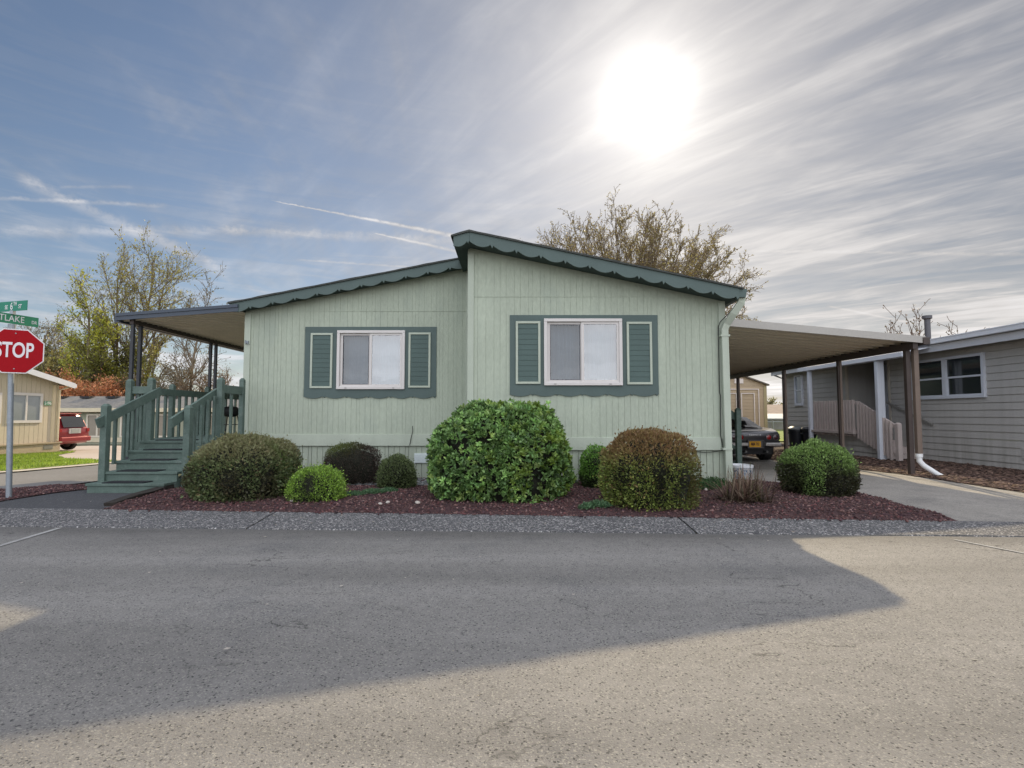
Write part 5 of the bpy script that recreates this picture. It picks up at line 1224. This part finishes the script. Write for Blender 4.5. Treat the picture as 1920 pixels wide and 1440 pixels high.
low_plant('weed_patch', 'low dark green weeds at the foot of the right house corner', 'plant', [(1335, 917, .26, .16, 1), (1322, 926, .25, .08, .5)], 1600, .12, (.03, .014), [(.05, .12, .04), (.08, .17, .06), (.04, .09, .035)], 33)
low_plant('seedling', 'small yellow green leafy seedling in front of the downspout', 'plant', [(1357, 905, .045, .05, .35), (1372, 899, .07, .05, .65)], 330, .16, (.05, .026), [(.20, .30, .03), (.26, .36, .05)], 34)
# grass on the lawn
g = np.random.default_rng(41); pts = []
while len(pts) < 26000:
    x, y = g.uniform(-19, -11), g.uniform(9, 23)
    if inpoly(x, y, lawn): pts.append((x, y, gz(x, y) + .03))
pts = np.array(pts); n = len(pts); cn = np.array([(.24, .34, .04), (.31, .40, .06), (.16, .25, .03)]); nn = nz3(pts, .7)
struct(leaf_mesh('lawn_grass', pts, g.standard_normal((n, 3)) * .5 + np.array([0, 0, 1.0]), .05 + .05 * g.random(n), .02, cn[g.integers(0, 3, n)] * (.7 + .5 * g.random((n, 1))) * (1 + .5 * nn[:, None]), M_leaf, None, .2, g), 'short bright green lawn grass', 'stuff')

# ------------------------------------------------------------------ trees
def tree(name, label, base, seed, trunks, levels, leaf, cols, bark, lean=.0, rmin=.012, leafn=3, group=None, sides=4, leafjit=.2, part='crown', prune=None):
    """trunks: list of (offset x, offset y, direction, length, radius); levels: per level (children, length ratio, angle, start, upward pull, wobble)"""
    g = random.Random(seed); tubes = {0: [], 1: []}; tips = []
    def grow(p, d, L, r, lv):
        nseg = max(3, int(4 + (2 - lv)) if lv < 3 else 3); pts = [p]; rad = [r]; dd = d.copy(); spec = levels[lv] if lv < len(levels) else None
        pull = levels[min(lv, len(levels) - 1)][4]; wob = levels[min(lv, len(levels) - 1)][5]
        endr = max(rmin * .7, r * (.35 if lv else .3))
        for i in range(nseg):
            dd = (dd + Vector((g.gauss(0, wob), g.gauss(0, wob), g.gauss(0, wob) + pull))).normalized()
            p = p + dd * L / nseg; pts.append(p); rad.append(max(rmin, r + (endr - r) * (i + 1) / nseg))
        if prune and not prune(pts[-1]) and lv > 0:
            return
        tubes[0 if lv == 0 else 1].append((pts, rad))
        if lv >= len(levels) - 1 or lv >= 2:
            for i in range(leafn if lv >= len(levels) else max(1, leafn - 1)):
                q = g.random(); k = min(nseg - 1, int(q * nseg)); pp = pts[k].lerp(pts[k + 1], q * nseg - k); tips.append((pp, dd))
        if spec is None: return
        n, ratio, ang, start, _, _ = spec
        for i in range(n):
            q = start + (1 - start) * (i + g.random()) / n; k = min(nseg - 1, int(q * nseg)); pp = pts[k].lerp(pts[k + 1], q * nseg - k)
            base_d = (pts[k + 1] - pts[k]).normalized(); side = base_d.cross(Vector((g.gauss(0, 1), g.gauss(0, 1), g.gauss(0, 1)))).normalized()
            a = ang * g.uniform(.6, 1.3); nd = (base_d * math.cos(a) + side * math.sin(a)).normalized()
            grow(pp, nd, L * ratio * g.uniform(.65, 1.2) * (1 - .35 * q if lv == 0 else 1), max(rmin, rad[k] * .62), lv + 1)
    for ox, oy, d, L, r in trunks: grow(Vector((base[0] + ox, base[1] + oy, base[2])), Vector(d).normalized(), L, r, 0)
    t = thing(name, label, 'tree', base, group)
    for k, nm, sd in ((0, 'trunk', 8), (1, 'branches', sides)):
        m = MB()
        for pts, rad in tubes[k]: m.tube(pts, rad, sd if k == 0 else (sides if rad[0] > rmin * 1.5 else 3), cap=False)
        if m.v: m.build(nm, bark, t, fix=False)
    if cols:
        gg = np.random.default_rng(seed); m = len(tips); pos = np.array([q[0][:] for q in tips]) + gg.standard_normal((m, 3)) * leafjit; dr = np.array([q[1][:] for q in tips])
        cc = np.array([c[0] for c in cols]); w = np.array([c[1] for c in cols], float); w /= w.sum(); col = cc[gg.choice(len(cc), m, p=w)] * (.65 + .7 * gg.random((m, 1)))
        leaf_mesh('leaves', pos, dr + .8 * gg.standard_normal((m, 3)), leaf[0] * (.6 + .8 * gg.random(m)), leaf[1] * (.6 + .8 * gg.random(m)), col, M_leaf, t, .2, gg)
    return t, len(tips), sum(len(a[0]) for a in tubes[1])
info = []
def at(px, Y): return (px - 960) / F * Y
# broad vase shaped tree behind the green house
Y8 = 27.0; bx_ = at(1180, Y8); gg8 = random.Random(81)
tr = []
for i in range(120):
    az = i * 2.39996 + gg8.uniform(-.25, .25); inc = R(2 + 64 * ((i + .5) / 120) ** .6) * gg8.uniform(.94, 1.05)
    Lm = (7.85 - .9 * (inc / R(66))) * gg8.uniform(.86, 1.0) * (1.05 - .05 * math.cos(az))
    tr.append((0, 0, (math.sin(inc) * math.cos(az), math.sin(inc) * math.sin(az), math.cos(inc)), Lm, .04))
base8 = (bx_, Y8, 3.2)
info.append(tree('bare_tree', 'broad spreading tree with sparse olive buds rising behind the green house roof', base8, 82, tr, [(11, .19, .65, .30, .012, .03), (5, .55, .55, .12, .03, .07), (3, .6, .6, .2, .04, .09)], (.085, .045), [((.30, .25, .09), 4), ((.22, .17, .08), 3), ((.38, .33, .12), 2)], pm('tan_twigs', (.165, .125, .085), .9, .3), rmin=.0085, leafn=3, leafjit=.03)[1:])
m = MB(); m.tube([(bx_, Y8, -.2), (bx_ + .05, Y8, 1.2), (bx_, Y8, 3.3)], [.36, .27, .24], 12); m.build('lower_trunk', M_trunk, bpy.data.objects['bare_tree'])
# trees behind the porch, left
Ya = 49.0
def zz(py, Y): return P(960, py, Y)[2]
gl = -1.2
H = zz(470, Ya) - gl
info.append(tree('tall_tree', 'tallest tree on the left, airy rounded crown with thin olive leaves', (at(238, Ya), Ya, gl), 52, [(-.7, 0, (-.06, 0, 1), H * .86, .19), (.35, 0, (.02, .02, 1), H * .9, .22), (.9, .3, (.12, 0, 1), H * .82, .15)], [(17, .34, .62, .25, .06, .025), (6, .52, .6, .15, .10, .09), (4, .55, .6, .2, .08, .12)], (.24, .09), [((.30, .28, .06), 4), ((.22, .20, .06), 3), ((.38, .35, .09), 2)], M_trunk2, rmin=.014, leafn=5, leafjit=.16)[1:])
Yb_ = 46.0; H = zz(560, Yb_) + 1.1
info.append(tree('leafy_tree', 'yellow green leafy poplar left of the tall airy tree', (at(168, Yb_), Yb_, -1.1), 53, [(0, 0, (.02, 0, 1), H * .92, .2), (.8, .3, (.06, 0, 1), H * .7, .14), (-.9, .2, (-.10, 0, 1), H * .66, .14)], [(20, .30, .55, .05, .12, .03), (6, .5, .6, .15, .13, .1), (5, .55, .6, .2, .10, .12)], (.27, .11), [((.48, .48, .06), 4), ((.36, .38, .06), 3), ((.56, .54, .10), 2), ((.20, .23, .05), 1.5)], M_trunk2, rmin=.014, leafn=4, leafjit=.2)[1:])
Yc_ = 45.0; H = zz(556, Yc_) + 1.1
info.append(tree('slender_tree', 'slender nearly bare tree between the two awning post pairs', (at(351, Yc_), Yc_, -1.1), 54, [(0, 0, (.05, 0, 1), H * .95, .15)], [(22, .32, .75, .15, .02, .03), (6, .5, .6, .15, .05, .1), (4, .55, .6, .2, .05, .12)], (.17, .08), [((.17, .15, .06), 4), ((.13, .11, .05), 3)], M_trunk2, rmin=.015, leafn=2, leafjit=.1)[1:])
Yd = 52.0; H = zz(590, Yd) + 1.2
info.append(tree('bare_tree', 'dark bare twiggy tree behind the street name signs', (at(55, Yd), Yd, -1.2), 55, [(0, 0, (0, 0, 1), H * .85, .25), (1.2, 0, (.12, 0, 1), H * .75, .16), (-1.8, .5, (-.1, 0, 1), H * .7, .16)], [(16, .36, .7, .2, .05, .04), (7, .52, .65, .15, .06, .1), (5, .55, .65, .2, .05, .14)], (.20, .09), [((.17, .15, .08), 4), ((.22, .20, .10), 2)], M_trunk2, rmin=.016, leafn=2, leafjit=.15)[1:])
# undergrowth
def scrub(name, label, px, Y, top, w, cols, seed, n=9, bark=M_trunk, leaf=(.28, .13), ln=5):
    g = random.Random(seed); H = zz(top, Y) + 1.1; tr = []
    for i in range(n): tr.append((g.uniform(-w, w) * .5, g.uniform(-.8, .8), (g.uniform(-.35, .35), g.uniform(-.3, .3), 1), H * g.uniform(.6, .95), .06))
    info.append(tree(name, label, (at(px, Y), Y, -1.1), seed, tr, [(9, .36, .6, .15, .06, .05), (6, .5, .6, .15, .06, .1), (3, .55, .6, .2, .05, .12)], leaf, cols, bark, rmin=.018, leafn=ln, leafjit=.2)[1:])
olive = [((.26, .24, .09), 4), ((.18, .165, .07), 3), ((.34, .31, .12), 1.5)]
scrub('scrub_tree', 'olive brown scrub tree behind the tan house roof, left of the leafy poplar', 85, 50, 640, 6, olive, 61)
scrub('scrub_tree', 'tangled olive scrub behind the stop sign, leftmost of the far scrub', 22, 49, 655, 4, olive, 62, 7)
scrub('scrub_tree', 'yellow green scrub at the foot of the tall airy tree', 205, 47, 655, 5, [((.20, .20, .04), 4), ((.15, .15, .04), 3)], 63, 8)
scrub('scrub_tree', 'thin brownish scrub seen above the porch railing', 300, 46, 668, 6, [((.17, .14, .07), 4), ((.14, .11, .06), 3)], 64, 8, M_trunk2, (.18, .08), 3)
scrub('scrub_tree', 'low brown twiggy scrub right of the slender tree', 385, 44, 690, 4, [((.20, .13, .07), 4), ((.15, .10, .06), 3)], 65, 7, M_trunk2, (.16, .07), 3)
org = [((.72, .33, .16), 4), ((.60, .26, .12), 3), ((.75, .42, .22), 1.5), ((.40, .30, .12), 1)]
M_redbark = pm('reddish_twigs', (.32, .16, .09), .9, .3)
scrub('red_shrub', 'orange red leafed shrub with a pointed top above the grey roof', 150, 43.5, 703, 2.4, org, 66, 9, M_redbark, (.18, .09), 4)
scrub('red_shrub', 'orange red leafed shrub beside the tan house eave', 122, 43.7, 722, 2.6, org, 67, 8, M_redbark, (.18, .09), 4)
scrub('red_shrub', 'orange red leafed shrub left of the tall porch posts', 190, 43.6, 718, 3.0, org, 68, 9, M_redbark, (.18, .09), 4)
# bare shrubby tree behind the beige house
Yn = 25.0; H = zz(560, Yn); xg = at(1765, Yn); gn = random.Random(91)
info.append(tree('bare_tree', 'small bare tree with a few buds sticking up behind the beige house roof', (xg, Yn, -.1), 92, [(0, 0, (gn.uniform(-.5, .5), gn.uniform(-.3, .3), 1), H * gn.uniform(.55, .85), .06) for _ in range(9)], [(6, .38, .5, .3, .05, .05), (4, .5, .55, .2, .06, .09)], (.11, .06), [((.16, .10, .06), 3), ((.12, .10, .05), 2)], pm('red_brown_twigs', (.12, .075, .055), .9, .3), rmin=.012, leafn=3, leafjit=.04)[1:])
scrub('scrub_tree', 'dull green bushes beyond the chain link fence', 1475, 60, 752, 10, olive, 69, 9)
print('TREES', info)
tr_ = bpy.data.objects
# tree and house across the road behind the viewer: they are what the panes mirror
Yq = -16.0
info.append(tree('street_tree', 'young leafy tree across the road, mirrored in the left window', (-4.3, Yq, 0), 71, [(0, 0, (0, 0, 1), 4.6, .1)], [(16, .34, .7, .35, .05, .05), (7, .5, .6, .15, .06, .1)], (.2, .1), [((.09, .13, .04), 4), ((.12, .16, .05), 3)], M_trunk, rmin=.015, leafn=6, leafjit=.12)[1:])

# ------------------------------------------------------------------ sky
sun_d = D(1215, 181)
el = math.asin(sun_d.z); azm = math.atan2(sun_d.x, sun_d.y)
W = bpy.data.worlds.new('World'); scene.world = W; W.use_nodes = True
N, L = W.node_tree.nodes, W.node_tree.links
for nd in list(N): N.remove(nd)
class E:
    def __init__(s, sock): s.s = sock
    @staticmethod
    def w(x): return x
    def op(s, o, *b):
        n = N.new('ShaderNodeMath'); n.operation = o
        for i, q in enumerate((s,) + b):
            if isinstance(q, E): L.new(q.s, n.inputs[i])
            else: n.inputs[i].default_value = q
        return E(n.outputs[0])
    def __add__(s, b): return s.op('ADD', b)
    __radd__ = __add__
    def __mul__(s, b): return s.op('MULTIPLY', b)
    __rmul__ = __mul__
    def __sub__(s, b): return s.op('SUBTRACT', b)
    def __rsub__(s, b): return (s * -1.0) + b
    def __truediv__(s, b): return s.op('DIVIDE', b)
    def max(s, b): return s.op('MAXIMUM', b)
    def min(s, b): return s.op('MINIMUM', b)
    def abs(s): return s.op('ABSOLUTE')
    def exp(s): return s.op('EXPONENT')
    def pow(s, b): return s.op('POWER', b)
    def smooth(s, a, b, lo=0., hi=1.):
        n = N.new('ShaderNodeMapRange'); n.interpolation_type = 'SMOOTHSTEP'; L.new(s.s, n.inputs[0])
        for i, q in enumerate((a, b, lo, hi)): n.inputs[i + 1].default_value = q
        return E(n.outputs[0])
tc = N.new('ShaderNodeTexCoord'); nrm = N.new('ShaderNodeVectorMath'); nrm.operation = 'NORMALIZE'; L.new(tc.outputs['Generated'], nrm.inputs[0])
def dot(v):
    n = N.new('ShaderNodeVectorMath'); n.operation = 'DOT_PRODUCT'; L.new(nrm.outputs[0], n.inputs[0]); n.inputs[1].default_value = v; return E(n.outputs['Value'])
def vec(x, y, z):
    n = N.new('ShaderNodeCombineXYZ')
    for i, q in enumerate((x, y, z)):
        if isinstance(q, E): L.new(q.s, n.inputs[i])
        else: n.inputs[i].default_value = q
    return n.outputs[0]
def noise(v, scale, detail=6, rough=.55, dist=0.):
    n = N.new('ShaderNodeTexNoise'); n.inputs['Scale'].default_value = scale; n.inputs['Detail'].default_value = detail; n.inputs['Roughness'].default_value = rough; n.inputs['Distortion'].default_value = dist
    L.new(v, n.inputs['Vector']); return E(n.outputs['Fac'])
dx, dy, dz_ = dot((1, 0, 0)), dot((0, 1, 0)), dot((0, 0, 1))
zc = dz_.max(.0) + .10
px_, py_ = dx / zc, dy / zc
def streak(az, a, b, scale, dist, off, detail=5, rough=.6):
    ex, ey = math.sin(az), math.cos(az)
    al = px_ * ex + py_ * ey; ac = px_ * ey - py_ * ex
    return noise(vec(al * a, ac * b, off), scale, detail, rough, dist)
sA = streak(R(-47), .26, 1.0, 1.8, 1.2, 0.)
sA2 = streak(R(-42), .5, 2.0, 3.4, .8, 7.)
sB = streak(R(2), .22, 1.0, 2.0, 1.1, 3.)
sC = noise(vec(px_, py_, 2.), 1.1, 5, .62, .8)
sH = noise(vec(dx * 2.2, dy * 2.2, dz_ * 26), 1.6, 5, .6, .6)     # level bands low over the horizon
side = (dx / (dx * dx + dy * dy).pow(.5)).smooth(-.62, .42)        # 0 left .. 1 right
cR = (sA * .45 + sA2 * .30 + sC * .25).smooth(.39, .62)
cL = (sB * .6 + sC * .4).smooth(.46, .70) * .55
low = ((dz_.max(0.)) * -5.5).exp()
bands = sH.smooth(.42, .60)
cloud = (cR * .44 + .38) * side + cL * (1. - side)
cloud = cloud + low * (bands * .8 + .22)
glow_c = dot(tuple(sun_d))
ang = glow_c.min(1.).op('ARCCOSINE') * (180 / math.pi)
TN = noise(vec(dx * 60, dy * 60, dz_ * 60), 1., 3, .7)
def contrail(a, b, w0, w1, strength, rag=.5, seed=0.):
    d1, d2 = D(*a), D(*b); nn = d1.cross(d2).normalized(); t = (d2 - d1 * d1.dot(d2)).normalized(); al = math.acos(d1.dot(d2))
    s = dot(tuple(t)).op('ARCTAN2', dot(tuple(d1))) / al
    nz = TN
    dist = (dot(tuple(nn)) + (nz - .5) * (w1 * rag)).abs()
    wd = s * (w1 - w0) + w0
    m = (dist / wd.max(1e-4)).smooth(0., 1., 1., 0.)
    return m * s.smooth(-.02, .06) * s.smooth(1.0, 1.12, 1., 0.) * (nz.smooth(.25, .6, .45, 1.)) * strength
trails = [contrail((510, 376), (850, 442), .0012, .0062, .85, .8), contrail((700, 437), (856, 471), .0015, .0055, .6, .8, 4), contrail((30, 333), (400, 497), .012, .016, .42, 1.2, 9),
          contrail((-20, 370), (292, 385), .004, .005, .40, 1.4, 2), contrail((-10, 438), (430, 432), .010, .012, .30, 1.4, 5), contrail((420, 433), (860, 452), .010, .013, .36, 1.4, 6),
          contrail((555, 487), (760, 500), .003, .003, .34, 1.0, 8), contrail((110, 351), (240, 350), .003, .004, .22, 1.2, 3), contrail((1550, 573), (1700, 604), .0025, .0025, .28, .8, 7), contrail((1400, 470), (1930, 478), .003, .004, .18, 1.4, 1)]
tsum = trails[0]
for q in trails[1:]: tsum = tsum + q
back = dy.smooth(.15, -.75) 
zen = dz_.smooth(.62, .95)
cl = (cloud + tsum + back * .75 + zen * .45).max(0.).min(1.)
sky = N.new('ShaderNodeTexSky'); sky.sky_type = 'NISHITA'; sky.sun_disc = False; sky.sun_elevation = el; sky.sun_rotation = azm; sky.altitude = 50; sky.air_density = 1.0; sky.dust_density = .6; sky.ozone_density = 2.0
SKYK, CLK = .078, 1.0
hs = N.new('ShaderNodeHueSaturation'); hs.inputs['Saturation'].default_value = .95; hs.inputs['Value'].default_value = 1; L.new(sky.outputs[0], hs.inputs['Color'])
bg1 = N.new('ShaderNodeBackground'); L.new((side * (-.42 * SKYK) + SKYK * 1.12).s, bg1.inputs['Strength']); L.new(hs.outputs[0], bg1.inputs['Color'])
# cloud brightness: grey veil in front, unseen sky overhead and behind boosted to light the facade
warm = (ang * (-1 / 16.)).exp()
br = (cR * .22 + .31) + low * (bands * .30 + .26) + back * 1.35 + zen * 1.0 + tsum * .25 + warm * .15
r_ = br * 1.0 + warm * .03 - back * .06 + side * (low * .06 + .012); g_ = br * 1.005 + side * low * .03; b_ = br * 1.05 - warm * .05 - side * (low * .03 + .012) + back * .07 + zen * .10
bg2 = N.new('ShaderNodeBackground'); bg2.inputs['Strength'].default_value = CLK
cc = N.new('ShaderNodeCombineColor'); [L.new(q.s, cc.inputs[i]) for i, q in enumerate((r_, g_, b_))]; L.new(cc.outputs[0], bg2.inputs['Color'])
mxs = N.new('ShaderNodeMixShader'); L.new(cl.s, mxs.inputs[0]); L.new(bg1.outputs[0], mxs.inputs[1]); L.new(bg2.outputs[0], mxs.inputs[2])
gl_ = ((ang / 3.4).pow(2.) * -1.).exp() * .72 + (ang * (-1 / 8.)).exp() * .62
gl_ = gl_ * (cR * .35 + .8)
bg3 = N.new('ShaderNodeBackground'); bg3.inputs['Color'].default_value = (1, .965, .90, 1); L.new(gl_.s, bg3.inputs['Strength'])
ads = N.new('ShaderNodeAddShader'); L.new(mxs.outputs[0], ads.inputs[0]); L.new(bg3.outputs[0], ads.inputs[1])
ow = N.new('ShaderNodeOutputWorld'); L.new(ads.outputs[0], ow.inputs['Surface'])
W.cycles.sampling_method = 'MANUAL'; W.cycles.sample_map_resolution = 1024
# sun
sl = bpy.data.lights.new('sun', 'SUN'); sl.energy = 5.0; sl.angle = R(.55); sl.color = (1, .81, .52)
so = bpy.data.objects.new('sun', sl); C.objects.link(so); so.rotation_euler = Vector(sun_d).to_track_quat('Z', 'Y').to_euler(); so.location = (10, 30, 30)
# camera
cd = bpy.data.cameras.new('camera'); cd.sensor_width = 36; cd.lens = 36 * F / 1920; cd.clip_end = 2000; cd.clip_start = .05
co = bpy.data.objects.new('camera', cd); C.objects.link(co); co.location = (0, 0, CAMZ); co.rotation_euler = (math.pi / 2 + TILT, 0, 0); scene.camera = co
scene.view_settings.view_transform = 'Standard'; scene.view_settings.look = 'None'; scene.view_settings.exposure = 0; scene.view_settings.gamma = 1
scene.render.engine = 'CYCLES'
cyc = scene.cycles; cyc.use_denoising = True; cyc.max_bounces = 5; cyc.transparent_max_bounces = 12; cyc.diffuse_bounces = 3; cyc.glossy_bounces = 3
cyc.caustics_reflective = False; cyc.caustics_refractive = False; cyc.sample_clamp_indirect = 4
